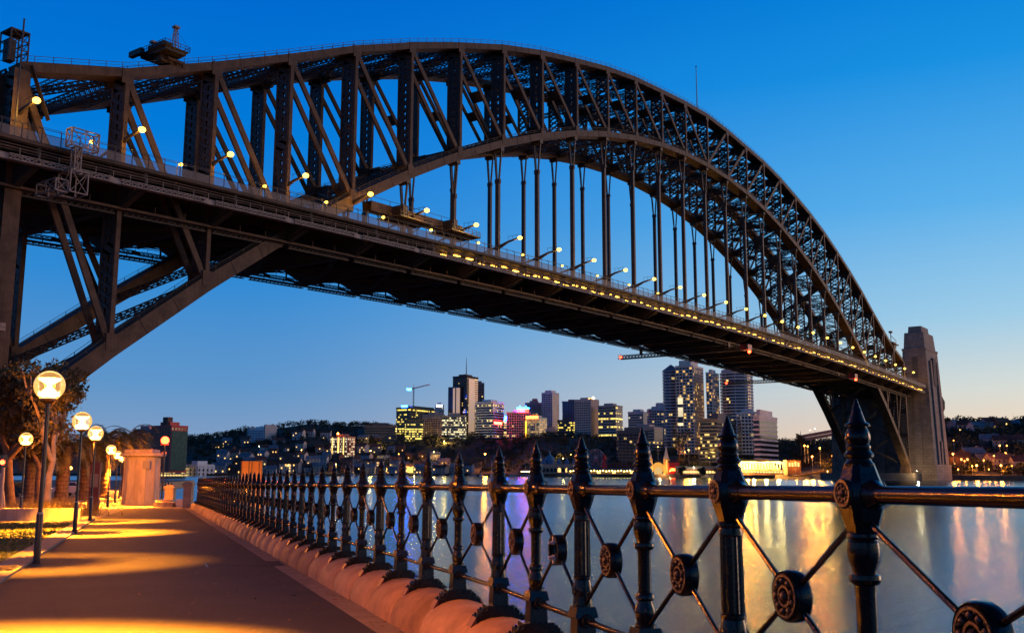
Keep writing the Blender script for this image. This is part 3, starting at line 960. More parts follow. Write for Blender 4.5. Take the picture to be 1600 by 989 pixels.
for (x0, x1, y0, y1, z0, z1) in ((3.6, 8.0, -26.4, -24.8, 52.7, 55.4), (3.6, 6.4, -26.8, -23.4, 45.4, 48.8), (1.6, 3.5, -26.4, -21, 45.2, 47.0), (4.4, 5.4, -26.2, -25.1, 48.8, 52.6)):
    c8 = [(x, y, z) for z in (z0, z1) for x, y in ((x0, y0), (x1, y0), (x1, y1), (x0, y1))]
    E_ = [(0, 1), (1, 2), (2, 3), (3, 0), (4, 5), (5, 6), (6, 7), (7, 4), (0, 4), (1, 5), (2, 6), (3, 7)]
    for a, b in E_: m_.bars([c8[a]], [c8[b]], .17)
    for (a, b, c_, d_) in ((0, 1, 5, 4), (1, 2, 6, 5), (3, 0, 4, 7)):
        A, B, C_, D_ = [np.array(c8[k]) for k in (a, b, c_, d_)]
        nX = max(1, int(np.linalg.norm(B - A) / 1.8)); nZ = max(1, int(np.linalg.norm(D_ - A) / 1.8))
        for p in range(nX):
            for q__ in range(nZ):
                g = lambda s, t: A + (B - A) * s + (D_ - A) * t
                m_.bars([g(p / nX, q__ / nZ)], [g((p + 1) / nX, (q__ + 1) / nZ)], .10); m_.bars([g((p + 1) / nX, q__ / nZ)], [g(p / nX, (q__ + 1) / nZ)], .10)
                m_.bars([g(p / nX, q__ / nZ)], [g(p / nX, (q__ + 1) / nZ)], .10)
m_.build('scaffold_cage', M['steel_pale'], bridge)
# work platforms and the covered walkways on the hangers
for (sgn, x0, x1, zo) in ((-1, 80, 112, 6.6), (1, 180, 520, 5.2)):
    m_ = MB()
    yy = -13.2 if sgn < 0 else 13.2
    xa = np.arange(x0, x1, 6.0)
    for a in xa:
        b = min(a + 6.0, x1)
        za, zb_ = float(zdk(a)) + zo, float(zdk(b)) + zo
        v = []
        for y in (yy - 1.2, yy + 1.2):
            v += [(a, y, za), (b, y, zb_), (b, y, zb_ + 2.2), (a, y, za + 2.2)]
        m_.addq(v, [(0, 1, 2, 3), (4, 7, 6, 5), (0, 4, 5, 1), (3, 2, 6, 7)])
        m_.bars([(a, yy - 1.25, za)], [(a, yy - 1.25, za + 2.3)], .14)
        m_.bars([(a, yy - 1.2, za + 2.2)], [(a, yy - 1.2, za + 3.2)], .08)
    along(m_, yy - 1.25, zo + 3.2, .08, .08, x0, x1, 6); along(m_, yy - 1.3, zo, .2, .3, x0, x1, 6)
    m_.build('covered_walkway', M['steel'], bridge)
for x in (xs[5], xs[6]):
    m_ = MB(); z = float(zdk(x)) + 5.4
    m_.box(x - 5.5, x + 5.5, -19.2, -12, z, z + .35)
    for xx_ in np.linspace(x - 5.4, x + 5.4, 8):
        for y in (-19.1, -12.1): m_.bars([(xx_, y, z + .3)], [(xx_, y, z + 1.5)], .1)
    for h in (.9, 1.5):
        for y in (-19.1, -12.1): m_.bars([(x - 5.4, y, z + h)], [(x + 5.4, y, z + h)], .08)
        for xx_ in (x - 5.4, x + 5.4): m_.bars([(xx_, -19.1, z + h)], [(xx_, -12.1, z + h)], .08)
    for s2 in (-1, 1): m_.bars([(x + s2 * 4.4, -17, z)], [(x + s2 * .3, -15.6, z - 3.6)], .2)
    m_.box(x - 2.2, x - .8, -17, -14, z + .3, z + 3.6); m_.box(x + 1.4, x + 3.6, -14, -12.4, z + .3, z + 3.4)
    m_.build('work_platform', M['steel_dark'], bridge)

# maintenance crane riding on the top chord
c0 = (26.5, -16.0, float(np.interp(26.5, xs, zt)) + .78)
cr = thing('maintenance_crane', 'dark maintenance crane cradle riding on the arch top near its left end', 'crane', c0)
cr.scale = (.72, .72, .78)
m_ = MB()
m_.box(-3.4, 3.4, -1.6, 1.6, .0, 1.5); m_.box(-2.2, 2.2, -2.6, 2.6, .5, 1.1)
for x in (-3, -1, 1, 3):
    for y in (-1.7, 1.7): m_.lathe([(.45, -.15), (.45, .15)], 10, (x, y, .42), ax=1)
m_.build('bogie', M['steel'], cr)
m_ = MB()
m_.box(-4.8, 1.0, -5.2, 5.2, 1.5, 1.9)
m_.frus((-4.8, 1.0, -5.2, 5.2), (-5.4, 1.6, -5.8, 5.8), 1.9, 2.3)
for (a, b) in (((-5.4, -5.8), (1.6, -5.8)), ((1.6, -5.8), (1.6, 5.8)), ((1.6, 5.8), (-5.4, 5.8)), ((-5.4, 5.8), (-5.4, -5.8))):
    A, B = np.array(a + (2.3,)), np.array(b + (2.3,))
    for h in (.6, 1.25): m_.bars([A + (0, 0, h)], [B + (0, 0, h)], .1)
    k = int(np.linalg.norm(B - A) / 1.1)
    for t in np.linspace(0, 1, k): m_.bars([A + (B - A) * t], [A + (B - A) * t + (0, 0, 1.25)], .09)
m_.box(-5.0, -2.4, -4.5, 2, 2.3, 3.6); m_.box(-1, 1, -3, 3, 2.3, 3.1)
m_.box(-6.6, -5.4, 2.5, 7.5, 1.7, 3.0)
m_.build('cradle', M['steel_dark'], cr)
for (x, y, h, w) in ((-2.5, 3.6, 3.2, .9), (-.5, -2.6, 6.0, 1.4)):
    m_ = MB()
    for sx in (-1, 1):
        for sy in (-1, 1):
            m_.bars([(x + sx * w / 2, y + sy * w / 2, 2.3)], [(x + sx * w * .22, y + sy * w * .22, 2.3 + h)], .14)
    k = int(h / .9)
    for j in range(k):
        t0, t1 = j / k, (j + 1) / k
        w0, w1 = w * (.5 - .28 * t0), w * (.5 - .28 * t1)
        for sy in (-1, 1):
            m_.bars([(x - w0, y + sy * w0, 2.3 + h * t0)], [(x + w1, y + sy * w1, 2.3 + h * t1)], .08)
            m_.bars([(x + sy * w0, y + w0, 2.3 + h * t0)], [(x + sy * w1, y - w1, 2.3 + h * t1)], .08)
    m_.box(x - .7, x + .7, y - .7, y + .7, 2.3 + h, 2.3 + h + .5)
    if h > 5:
        for q__ in ((2.0, -5.4), (-4.5, -5.4), (1.5, 3.5)): m_.bars([(x, y, 2.3 + h * .95)], [(q__[0], q__[1], 3.2)], .06)
    m_.build('mast', M['steel_pale'], cr)
c1 = (486.0, -15.5, float(np.interp(486.0, xs, zt)) + .78)
cr2 = thing('access_crane', 'small crane standing at the right end of the arch by the pylon', 'crane', c1)
m_ = MB(); m_.box(-2.5, 2.5, -2, 2, 0, 1.6); m_.box(-4, 4.5, -3, 3, 1.6, 2.0); m_.box(-3, 3, -2, 2, 2.0, 3.2); m_.build('cradle', M['steel_dark'], cr2)
m_ = MB(); m_.bars([(0, 0, 3)], [(0, 0, 9)], .35); m_.box(-1, 1, -.8, .8, 8.4, 9.4); m_.bars([(0, 0, 7)], [(3, -2, 4)], .2); m_.build('mast', M['steel_dark'], cr2)
# flag pole on the crown
fp = thing('flag_pole', 'slim white pole standing up from the crown of the arch', 'pole', (247.5, -15, float(zt[14]) + .75))
m_ = MB(); m_.tube([(0, 0, 0), (0, 0, 9), (0, 0, 17)], [.26, .2, .12], 8); m_.build('shaft', mat('white_pole', (.75, .72, .70), .5), fp)
m_ = MB(); m_.sphere((0, 0, 17.2), .3, 8, 6); m_.box(-.6, .6, -.6, .6, 0, .5); m_.build('finial', M['steel_dark'], fp)
# travelling gantries under the deck, with red lights at their ends
def gantry(x, y0, y1, dzz, label, lit_far):
    z = float(zdk(x)) - dzz
    g = thing('travelling_gantry', label, 'gantry', (x, 0, z), group='gantries under the bridge deck')
    m_ = MB()
    m_.lattice((-1.2, y0, 0), (-1.2, y1, 0), (0, 0, 1), 1.3, .3, 1.4, .16, .1); m_.lattice((1.2, y0, 0), (1.2, y1, 0), (0, 0, 1), 1.3, .3, 1.4, .16, .1)
    m_.box(-1.1, 1.1, y0, y1, -.66, -.56)
    for y in (-18.0, 18.0): m_.box(-.8, .8, y - .25, y + .25, .4, dzz - 5.78)
    m_.build('truss_beam', M['steel_dark'], g)
    m_ = MB(); m_.box(-1.8, 1.8, y0 - .6, y0 + 2.4, -.8, 1.2); m_.build('cabin', M['red_paint'], g)
    for (yy, zz) in [(y0 - .3, -1.4)] + ([(y1 - .4, .2)] if lit_far else []):
        m_ = MB(); m_.sphere((0, yy, zz), .55, 10, 8); m_.build('red_lamp', M['red_lamp'], g)
        m_ = MB(); m_.bars([(0, yy, zz + .4)], [(0, yy, zz + 1.3)], .12); m_.build('lamp_bracket', M['steel_dark'], g)


gantry(262.0, -25.5, 27.5, 8.2, 'lattice gantry under the middle of the deck, long end poking out over the water', True)
gantry(385.0, -25.5, 38.0, 7.6, 'lattice gantry under the deck near the pylon, end in front of the apartment towers', True)

# lamps on arms at every panel point
am = MB()
pts = [(0, 5.2, -2.2), (0, 2, -1.4), (0, 0, -1.0), (0, -3, -.15), (0, -6.2, .25)]
hts = [.25, .5, .95, .5, .25]
for a, b, h0, h1 in zip(pts[:-1], pts[1:], hts[:-1], hts[1:]):
    v = []
    for p, h in ((a, h0), (b, h1)):
        v += [(-.18, p[1], p[2] - h), (.18, p[1], p[2] - h), (.18, p[1], p[2]), (-.18, p[1], p[2])]
    am.addq(v, MB.Q[:, ::-1])
for y in (-5.6, -4.2, -2.8): am.bars([(0, y, .1)], [(0, y, 1.0)], .06)
am.bars([(0, -6, 1.0)], [(0, -2.5, .95)], .06)
ame = am.mesh('arm', M['steel_dark'])
lm = MB(); lm.sphere((0, -6.5, .05), .60, 14, 10, .8)
lme = lm.mesh('lantern', M['bridge_lamp'], True, 60)
for i in range(29):
    k = 28 - i
    o = thing('bridge_lamp', f'yellow bridge lamp on a steel arm, {ORD[k]} along the deck from the stone pylon', 'lamp', (xs[i], -15.6, float(zdk(xs[i])) + 7.2), group='lamps on arms along the bridge deck')
    link('arm', ame, o); link('lantern', lme, o)
    if i == 0:
        bl = bpy.data.lights.new('lamp_light', 'POINT'); bl.energy = 1500; bl.color = (1, .52, .07); bl.shadow_soft_size = .5
    link('lamp_light', bl, o, (0, -6.5, -.9))
sm = MB(); sm.tube([(0, 0, 0), (0, 0, 2.6), (0, -.3, 2.9), (0, -.9, 3.0)], .07, 6)
sme = sm.mesh('pole', M['steel_dark'])
s2m = MB(); s2m.sphere((0, -1.0, 2.9), .36, 10, 8, .75); s2me = s2m.mesh('lantern', M['bridge_lamp'], True, 60)
bl2 = bpy.data.lights.new('lamp_light', 'POINT'); bl2.energy = 350; bl2.color = (1, .5, .06); bl2.shadow_soft_size = .3
for i, n_ in enumerate([.45, 1.35, 2.35, 3.2, 4.1, 4.95, 5.9, 6.9, 7.9, 8.9, 9.9, 10.9]):
    x = n_ * PN
    o = thing('footway_lamp', f'small yellow lamp on the footway railing, {ORD[i]} from the left end of the bridge', 'lamp', (x, -23.2, float(zdk(x)) - .6), group='small lamps along the bridge footway')
    link('pole', sme, o); link('lantern', s2me, o)
    link('lamp_light', bl2, o, (0, -1.0, 2.2))

# ------------------------------------------------------------------ pylon and abutments
py = thing('stone_pylon', 'tall tapering granite pylon at the right end of the bridge', 'tower', (535, -19, 0))
m_ = MB()
def tier(z0, z1, a, b): m_.frus(a, b, z0, z1)
X0, X1, Y0, Y1 = -17, 17, -7.5, 8.5
m_.box(X0 - 1.2, X1 + 1.2, Y0 - 1.2, Y1 + 1.2, 0, 9)
m_.frus((X0 - .3, X1 + .3, Y0 - .3, Y1 + .3), (X0 + 1.8, X1 - 1.8, Y0 + .9, Y1 - .9), 9, 50)
m_.frus((X0 + 1.8, X1 - 1.8, Y0 + .9, Y1 - .9), (X0 + 3.2, X1 - 3.4, Y0 + 1.6, Y1 - 1.6), 50, 74)
m_.box(X0 + 2.9, X1 - 3.1, Y0 + 1.3, Y1 - 1.3, 74, 75.2)
m_.frus((X0 + 4.0, X1 - 4.4, Y0 + 2.2, Y1 - 2.2), (X0 + 5.2, X1 - 6.5, Y0 + 2.7, Y1 - 2.7), 75.2, 84.5)
m_.frus((X0 + 7.5, X1 - 9.5, Y0 + 4.2, Y1 - 4.2), (X0 + 8, X1 - 10, Y0 + 4.5, Y1 - 4.5), 84.5, 88.4)
m_.build('shaft', M['granite'], py)
m_ = MB()
for (x0, x1) in ((-9.5, -5.5), (5.0, 9.0)):
    m_.frus((x0, x1, Y0 - 1.2, Y0 + .6), (x0 + .6, x1 - .6, Y0 + .4, Y0 + 2), 9, 68)
m_.frus((X0 - 1.5, X0 + 1.2, -2.2, 2.2), (X0 + .8, X0 + 3.2, -1.8, 1.8), 9, 48)
m_.box(-1.6, 1.6, Y0 - 1.0, Y0 + 1, 9.1, 22)
m_.build('buttress', M['granite'], py)
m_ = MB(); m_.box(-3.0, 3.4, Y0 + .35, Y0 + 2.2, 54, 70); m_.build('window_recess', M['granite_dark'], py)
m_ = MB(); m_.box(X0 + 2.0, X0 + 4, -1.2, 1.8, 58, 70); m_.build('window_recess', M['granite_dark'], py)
m_ = MB(); m_.lathe([(.5, -6), (4.2, -5.2), (5.6, -2), (5.8, 2), (4.6, 5), (.6, 6)], 18, (20.5, -1.0, 44)); m_.build('dark_dome', M['deck_dark'], py, True)
ab = thing('abutment_tower', 'dark stone abutment wall between the pylons under the far end of the bridge', 'wall', (520, 0, 0))
m_ = MB(); m_.frus((-6, 60, -12.4, 30), (-3, 60, -11.9, 29), 0, 49.0)
for y in (-8, 0, 8, 16): m_.frus((-7.5, -5.5, y - 1, y + 1), (-4.2, -2.4, y - .8, y + .8), 3, 44)
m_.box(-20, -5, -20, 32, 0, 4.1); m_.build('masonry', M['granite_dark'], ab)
ab2 = thing('south_abutment', 'pale stone abutment block under the left end of the bridge', 'wall', (-20, 0, 0))
m_ = MB(); m_.frus((-40, 18.6, -27.5, 27.5), (-38, 18.2, -26.5, 26.5), -1, 3.9); m_.frus((-40, 16.5, -27, 27), (-38, 15.4, -25.6, 25.6), 3.9, 23.5)
m_.box(-40, 16.0, -26.4, 26.4, 23.5, 24.6); m_.build('masonry', M['granite'], ab2)
for (x, y) in ((503, -16.8),):
    fl = thing('bearing_floodlight', 'small floodlight at the foot of the arch beside the pylon', 'lamp', (496, -22.5, 4.2))
    m_ = MB(); m_.box(-.25, .25, -.25, .25, 0, .6); m_.frus((-.3, .3, -.3, .3), (-.45, .45, -.45, .45), .6, 1.0); m_.build('housing', M['black'], fl)
    m_ = MB(); m_.lathe([(.36, 1.012), (.36, 1.05)], 12); m_.build('lens', glow('floodlight', (1, .8, .4), 120), fl)
    ld = bpy.data.lights.new('floodlight_beam', 'POINT'); ld.energy = 5000; ld.color = (1, .72, .32); ld.shadow_soft_size = .3
    lo = bpy.data.objects.new('floodlight_beam', ld); COL.objects.link(lo); lo.parent = fl; lo.location = (1.5, 0, 1.6)

# ------------------------------------------------------------------ promenade railing
ZPL, ZLOW, ZTOP, ZTIP = .40, .65, 1.558, 1.95
posts = []
for i in range(8, 0, -1): posts.append((-.106 + .3066 * i, 9.341 - 1.02466 * i - (.0042 * i * i if i < 6 else .42 + .05 * (i - 6))))
posts.append((-.121, 9.47))
i = 1
while True:
    d = 9.642 + 1.19086 * i
    if d > 63.4: break
    posts.append((-.1359 - .43507 * i, d)); i += 1
fence = thing('iron_fence', 'black cast iron fence of spiked posts along the sea wall', 'fence', W(posts[8][0], posts[8][1], GZ(posts[8][1])))
F0 = np.array(fence.location)


def fpos(r, d): return W(r, d, GZ(d)) - F0


def yawof(p, q_):
    v = W(*q_) - W(*p)
    return math.atan2(v[1], v[0])


def node_mb(m_, s=1.0):
    """square junction block with tapering roof and skirt, rosettes and rail bosses"""
    s *= .76; z = ZTOP
    lv = [(.052, z - .15), (.098, z - .055), (.104, z - .02), (.104, z + .035), (.09, z + .06), (.055, z + .125)]
    v, f = [], []
    for (h, zz) in lv:
        h *= s; h = max(h, .05) if zz < z - .1 or zz > z + .1 else h; c = h * .62
        v += [(h, c, zz), (c, h, zz), (-c, h, zz), (-h, c, zz), (-h, -c, zz), (-c, -h, zz), (c, -h, zz), (h, -c, zz)]
    for k in range(len(lv) - 1):
        for j in range(8): f.append((k * 8 + j, k * 8 + (j + 1) % 8, k * 8 + 8 + (j + 1) % 8, k * 8 + 8 + j))
    f.append(tuple(range(8))[::-1]); f.append(tuple(range((len(lv) - 1) * 8, len(lv) * 8)))
    m_.add(v, f)
    for sx in (-1, 1):
        m_.lathe([(.056, 0), (.06, .02), (.047, .045), (.04, .07)] if sx > 0 else [(.04, -.07), (.047, -.045), (.06, -.02), (.056, 0)], 14, (sx * .098 * s, 0, z), ax=0)


def rosette_mb():
    m_ = MB()
    for sy in (-1, 1):
        c = (0, sy * .080, ZTOP + .005)
        m_.torus(c, .050, .0115, 1, 22, 6)
        m_.lathe([(.05, -.004), (.05, .004)], 20, c, ax=1)
        m_.sphere((0, sy * .081, ZTOP + .005), .02, 10, 6)
        for k in range(8):
            a = k * math.pi / 4
            m_.sphere((.031 * math.cos(a), sy * .082, ZTOP + .005 + .031 * math.sin(a)), .0105, 7, 5)
    return m_


def cone_prof(s=1.0):
    z = ZTOP
    p = [(.058, .118), (.060, .130), (.050, .14), (.047, .150), (.058, .158), (.060, .168), (.052, .178), (.046, .186), (.050, .196), (.050, .204), (.042, .212),
         (.048, .226), (.051, .240), (.048, .258), (.040, .276), (.036, .284), (.050, .288), (.052, .296), (.044, .302), (.035, .306), (.018, .362), (.004, .408)]
    return [(r * s, z + h * (ZTIP - ZTOP) / .408) for r, h in p]


mT = MB()     # turned post
mT.lathe([(.052, ZTOP - .15), (.062, ZTOP - .156), (.064, ZTOP - .168), (.054, ZTOP - .18), (.062, ZTOP - .19), (.066, ZTOP - .225), (.062, ZTOP - .262), (.047, ZTOP - .30), (.046, ZTOP - .312),
          (.062, ZTOP - .318), (.064, ZTOP - .335), (.056, ZTOP - .352), (.044, ZTOP - .358), (.041, ZTOP - .40), (.041, ZLOW + .30), (.052, ZLOW + .295), (.060, ZLOW + .28), (.060, ZLOW + .262), (.047, ZLOW + .25),
          (.048, ZLOW + .235), (.062, ZLOW + .205), (.065, ZLOW + .175), (.058, ZLOW + .14), (.052, ZLOW + .125), (.064, ZLOW + .115), (.064, ZLOW + .09)][::-1], 18)
node_mb(mT)
mF = MB()     # fluted post
mF.lathe([(.056, ZTOP - .15), (.064, ZTOP - .156), (.064, ZTOP - .17), (.057, ZTOP - .18), (.060, ZTOP - .2), (.060, ZTOP - .215), (.055, ZTOP - .222)][::-1], 18)
mF.lathe([(.057, ZLOW + .30), (.054, ZTOP - .222)], 28, flute=.055)
mF.lathe([(.058, ZLOW + .31), (.066, ZLOW + .302), (.066, ZLOW + .285), (.058, ZLOW + .278), (.064, ZLOW + .25), (.070, ZLOW + .2), (.066, ZLOW + .15), (.072, ZLOW + .12), (.072, ZLOW + .09)][::-1], 18)
for k in range(8):
    a = k * math.pi / 4 + .3
    mF.sphere((.064 * math.cos(a), .064 * math.sin(a), ZLOW + .2), .016, 7, 6, 2.2)
node_mb(mF, 1.04)
for m_ in (mT, mF):   # square lower block down to the coping
    m_.frus((-.082, .082, -.082, .082), (-.066, .066, -.066, .066), ZPL - .02, ZLOW + .02)
    m_.frus((-.086, .086, -.086, .086), (-.070, .070, -.070, .070), ZLOW + .021, ZLOW + .095)
    for sx in (-1, 1):
        m_.lathe([(.045, -.03), (.05, 0), (.04, .03)], 12, (sx * .088, 0, ZLOW), ax=0)
mFin = MB(); mFin.lathe(cone_prof(), 18)
mFinF = MB(); mFinF.lathe(cone_prof(1.08), 18)
mFoot = MB()  # stepped saddle over the round coping
for k, (y, z0, z1) in enumerate(((.13, .34, .50), (.18, .30, .458), (.23, .25, .41))):
    mFoot.box(-.088 + k * .003, .088 - k * .003, -y, y, z0, z1)
for sy in (-1, 1):
    for y, z in ((.205, .41), (.155, .458)):
        for sx in (-1, 1): mFoot.lathe([(.013, 0), (.013, .012), (.007, .018)], 6, (sx * .055, sy * y, z))
mTiles = []
for sy in (-1, 1):
    mTile = MB(); mTiles.append(mTile)
    v = [(-.078, sy * .234, .40), (.078, sy * .234, .40), (.078, sy * .285, .315), (-.078, sy * .285, .315), (-.078, sy * .20, .38), (.078, sy * .20, .38), (.078, sy * .24, .295), (-.078, sy * .24, .295)]
    mTile.addq(v, MB.Q)
meT, meF = mT.mesh('post', M['iron'], True, 30), mF.mesh('post', M['iron'], True, 30)
meFin, meFinF = mFin.mesh('finial', M['iron'], True, 40), mFinF.mesh('finial', M['iron'], True, 40)
meRos = rosette_mb().mesh('rosette', M['iron_worn'], True, 50)
meFoot, meTile = mFoot.mesh('foot_bracket', M['iron']), [t_.mesh('foot_plate', M['dark_red']) for t_ in mTiles]
rails = {}
ZM = (ZLOW + ZTOP) / 2 - .005


def panel_meshes(L, dzp):
    """rails, cross rods and medallion for one bay of length L whose far end is dzp higher"""
    key = (round(L, 2), round(dzp, 3))
    if key in rails: return rails[key]
    zt_, zl_ = ZTOP, ZLOW
    a = MB(); a.tube([(.12, 0, zt_ + dzp * .1), (L - .12, 0, zt_ + dzp * .9)], .036, 14)
    b = MB(); b.tube([(.08, 0, zl_ + dzp * .06), (L - .08, 0, zl_ + dzp * .94)], .0235, 12)
    c = MB(); x = L / 2; z = ZM + dzp / 2
    vv = []; ff = []; cnt = 0
    for (p, q_) in (((.03, 0, zt_ - .10), (x, 0, z)), ((L - .03, 0, zt_ - .10 + dzp), (x, 0, z)), ((.04, 0, zl_ + .1), (x, 0, z)), ((L - .04, 0, zl_ + .1 + dzp), (x, 0, z))):
        t_ = MB(); t_.tube([p, np.array(p) + (np.array(q_) - p) * .9], .0135, 8)
        vv.append(t_.V[0]); ff.append([tuple(np.array(g) + cnt) for g in t_.F[0][:-1]]); cnt += len(t_.V[0])
    for k in range(4):                                  # join the four rods at a hub hidden in the medallion
        a_, b_ = k * 16 + 8, ((1, 3, 0, 2)[k]) * 16 + 8
        ff.append([(a_ + j, a_ + (j + 1) % 8, b_ + (j + 1) % 8, b_ + j) for j in range(0, 8, 2)])
    c.add(np.concatenate(vv), [g for f_ in ff for g in f_])
    d = MB()
    d.lathe([(.102, -.03), (.110, -.038), (.116, -.025), (.116, .025), (.110, .038), (.102, .03)], 28, (x, 0, z), ax=1, cap=False)
    d.lathe([(.103, -.03), (.103, .03)], 28, (x, 0, z), ax=1)
    d2 = MB()
    d2.lathe([(.092, -.038), (.116, -.038), (.116, .038), (.092, .038), (.092, -.038)], 28, (x, 0, z), ax=1, cap=False)
    o = MB()
    for sy in (-1, 1):
        o.torus((x, sy * .034, z), .092, .011, 1, 24, 6)
        o.torus((x, sy * .034, z), .044, .011, 1, 16, 6)
        o.sphere((x, sy * .034, z), .027, 10, 6)
        for k in range(9):
            an = k * 2 * math.pi / 9
            o.sphere((x + .068 * math.cos(an), sy * .036, z + .068 * math.sin(an)), .0165, 8, 6)
            an += .35
            o.sphere((x + .081 * math.cos(an), sy * .034, z + .081 * math.sin(an)), .0095, 6, 5)
    o2 = MB()
    for s_ in (-1, 1):
        o2.lathe([(.018, -.02), (.018, .0), (.010, .012), (.009, .03)], 10, (x, .045, z + s_ * .055), ax=1)
        o2.bars([(x, .03, z + s_ * .055)], [(x, .03, z + s_ * .1)], .02)
    rails[key] = (a.mesh('top_rail', M['iron'], True), b.mesh('bottom_rail', M['iron'], True), c.mesh('cross_rods', M['iron'], True),
                  d.mesh('medallion', M['iron'], True), o.mesh('ornament', M['iron_worn'], True, 60), d2.mesh('medallion', M['iron'], True), o2.mesh('bolt', M['boat_white'], True, 40))
    return rails[key]


for i, (r, d) in enumerate(posts):
    nx = posts[i + 1] if i + 1 < len(posts) else (r + r - posts[i - 1][0], d + d - posts[i - 1][1])
    pv = posts[i - 1] if i else (r - (nx[0] - r), d - (nx[1] - d))
    ya = yawof(pv, nx)
    turned = (7 - i) % 2 == 0         # the first whole post in view is a turned one, then they alternate
    o = link('post', meT if turned else meF, fence, fpos(r, d), ya)
    link('finial', meFin if turned else meFinF, o); link('rosette', meRos, o); link('foot_bracket', meFoot, o); [link('foot_plate', t_, o) for t_ in meTile]
    if i + 1 < len(posts):
        yb = yawof((r, d), nx); L = math.hypot(nx[0] - r, nx[1] - d); dzp = GZ(nx[1]) - GZ(d)
        a, b, c, dme, ome, d2, o2 = panel_meshes(L, dzp)
        p0 = fpos(r, d)
        link('top_rail', a, fence, p0, yb); link('bottom_rail', b, fence, p0, yb); link('cross_rods', c, fence, p0, yb)
        if i == 6:
            k = link('medallion', d2, fence, p0, yb); k['label'] = 'open iron ring that has lost its ornament, two bolts showing'; link('bolt', o2, k)
        else:
            k = link('medallion', dme, fence, p0, yb); link('ornament', ome, k)

# rounded sandstone coping under the railing, one stone per bay with open joints
cop = thing('stone_coping', 'rounded sandstone coping blocks carrying the iron fence', 'wall', F0)
a = np.linspace(0, math.pi, 15)
prof = np.stack([.42 * np.sign(np.cos(a)) * np.abs(np.cos(a)) ** .95, .405 * np.sin(a) ** .88], 1)
stone_m = [mat('coping_stone_a', (.36, .21, .115), .75, noise=.28, scale=2.4, bump=.5, bscale=24), mat('coping_stone_b', (.29, .165, .09), .8, noise=.35, scale=2, bump=.6, bscale=20), mat('coping_stone_c', (.39, .235, .135), .75, noise=.22, scale=3, bump=.5, bscale=26)]
for i in range(len(posts) - 1):
    (r0, d0), (r1, d1) = posts[i], posts[i + 1]
    p, q_ = fpos(r0, d0), fpos(r1, d1)
    L = np.linalg.norm((q_ - p)[:2]); t = (q_ - p) / L; nrm_ = np.array([-t[1], t[0], 0])
    j = rng.uniform(.97, 1.03)
    m_ = MB(); v = []
    st = ((-.45, .985), (-.445, 1.0), (.445, 1.0), (.45, .985))
    for (s_, k_) in st:
        c = p + t * (L * (s_ / .9 + .5) * 1.0) + t * (.004 if s_ < 0 else -.004)
        for (y, z) in prof: v.append(c + nrm_ * y * k_ * j + np.array([0, 0, z * k_ - (0.004 if z > .01 else .02)]))
    n_ = len(prof)
    f = [(a_ * n_ + b_, a_ * n_ + b_ + 1, (a_ + 1) * n_ + b_ + 1, (a_ + 1) * n_ + b_) for a_ in range(3) for b_ in range(n_ - 1)]
    f += [tuple(range(n_))[::-1], tuple(range(3 * n_, 4 * n_))]
    m_.add(v, f)
    m_.build('coping_stone', stone_m[int(rng.integers(0, 3))], cop, True, 50)

# stone piers at the end of the railing, low wall and further railing
def pier(r, d, h, w, label):
    o = thing('stone_pier', label, 'pier', W(r, d, GZ(d)), -YAW)
    m_ = MB(); m_.box(-w / 2, w / 2, -w / 2, w / 2, -.3, h - .2); m_.build('shaft', M['sandstone'], o)
    m_ = MB(); m_.frus((-w / 2 - .07, w / 2 + .07, -w / 2 - .07, w / 2 + .07), (-w / 2 - .07, w / 2 + .07, -w / 2 - .07, w / 2 + .07), h - .2, h - .06); m_.frus((-w / 2 - .05, w / 2 + .05, -w / 2 - .05, w / 2 + .05), (-w / 2 + .1, w / 2 - .1, -w / 2 + .1, w / 2 - .1), h - .06, h + .06)
    m_.build('cap', M['sandstone'], o)


pier(-20.75, 64.6, 1.62, .52, 'square sandstone pier ending the iron fence')
pier(-24.6, 72.5, 1.4, .62, 'wider sandstone pier beside the round concrete kiosk')
o = thing('low_wall', 'low reddish stone wall with a step between the two piers', 'wall', W(-23.2, 67.6, GZ(67)), -YAW)
m_ = MB(); m_.box(-.7, .6, -.4, .5, 0, .30); m_.box(-.9, .1, .501, 1.4, 0, .45); m_.build('masonry', M['sandstone'], o)
m_ = MB(); m_.box(.75, 1.7, -.2, .5, 0, .5); m_.build('pale_block', M['wall_white'], o)
o = thing('far_iron_fence', 'short run of dark iron fence beyond the wide pier', 'fence', W(rz(258, 760, 78)[0], 78, GZ(78)), -YAW)
m_ = MB()
for x in np.linspace(-.5, .5, 5): m_.lathe([(.035, 0), (.03, 1.5), (.05, 1.55), (.002, 1.95)], 6, (x, 0, 0))
m_.build('palings', M['iron'], o)
m_ = MB(); m_.bars([(-.6, 0, 1.45), (-.6, 0, .5)], [(.6, 0, 1.45), (.6, 0, .5)], .05); m_.build('rail', M['iron'], o)

# ------------------------------------------------------------------ lamps along the path
def emit_clear(name, col, strength):
    m = bpy.data.materials.new(name); m.use_nodes = True
    nt = m.node_tree; nt.nodes.clear()
    e = nt.nodes.new('ShaderNodeEmission'); e.inputs[0].default_value = tuple(col) + (1,); e.inputs[1].default_value = strength
    t = nt.nodes.new('ShaderNodeBsdfTransparent'); a = nt.nodes.new('ShaderNodeAddShader'); o = nt.nodes.new('ShaderNodeOutputMaterial')
    nt.links.new(e.outputs[0], a.inputs[0]); nt.links.new(t.outputs[0], a.inputs[1]); nt.links.new(a.outputs[0], o.inputs[0])
    return m


M['reflector'] = emit_clear('lit_reflector', (1.0, .72, .30), 2.0)
LAMP_W = 260
LAMP_K = {0: 5.8, 1: 4.6, 2: 3.0, 3: 2.6, 4: 9.0, 5: 8.0, 6: 8.0, 7: 8.0, 8: 8.0, 9: 9.0, 10: .16}


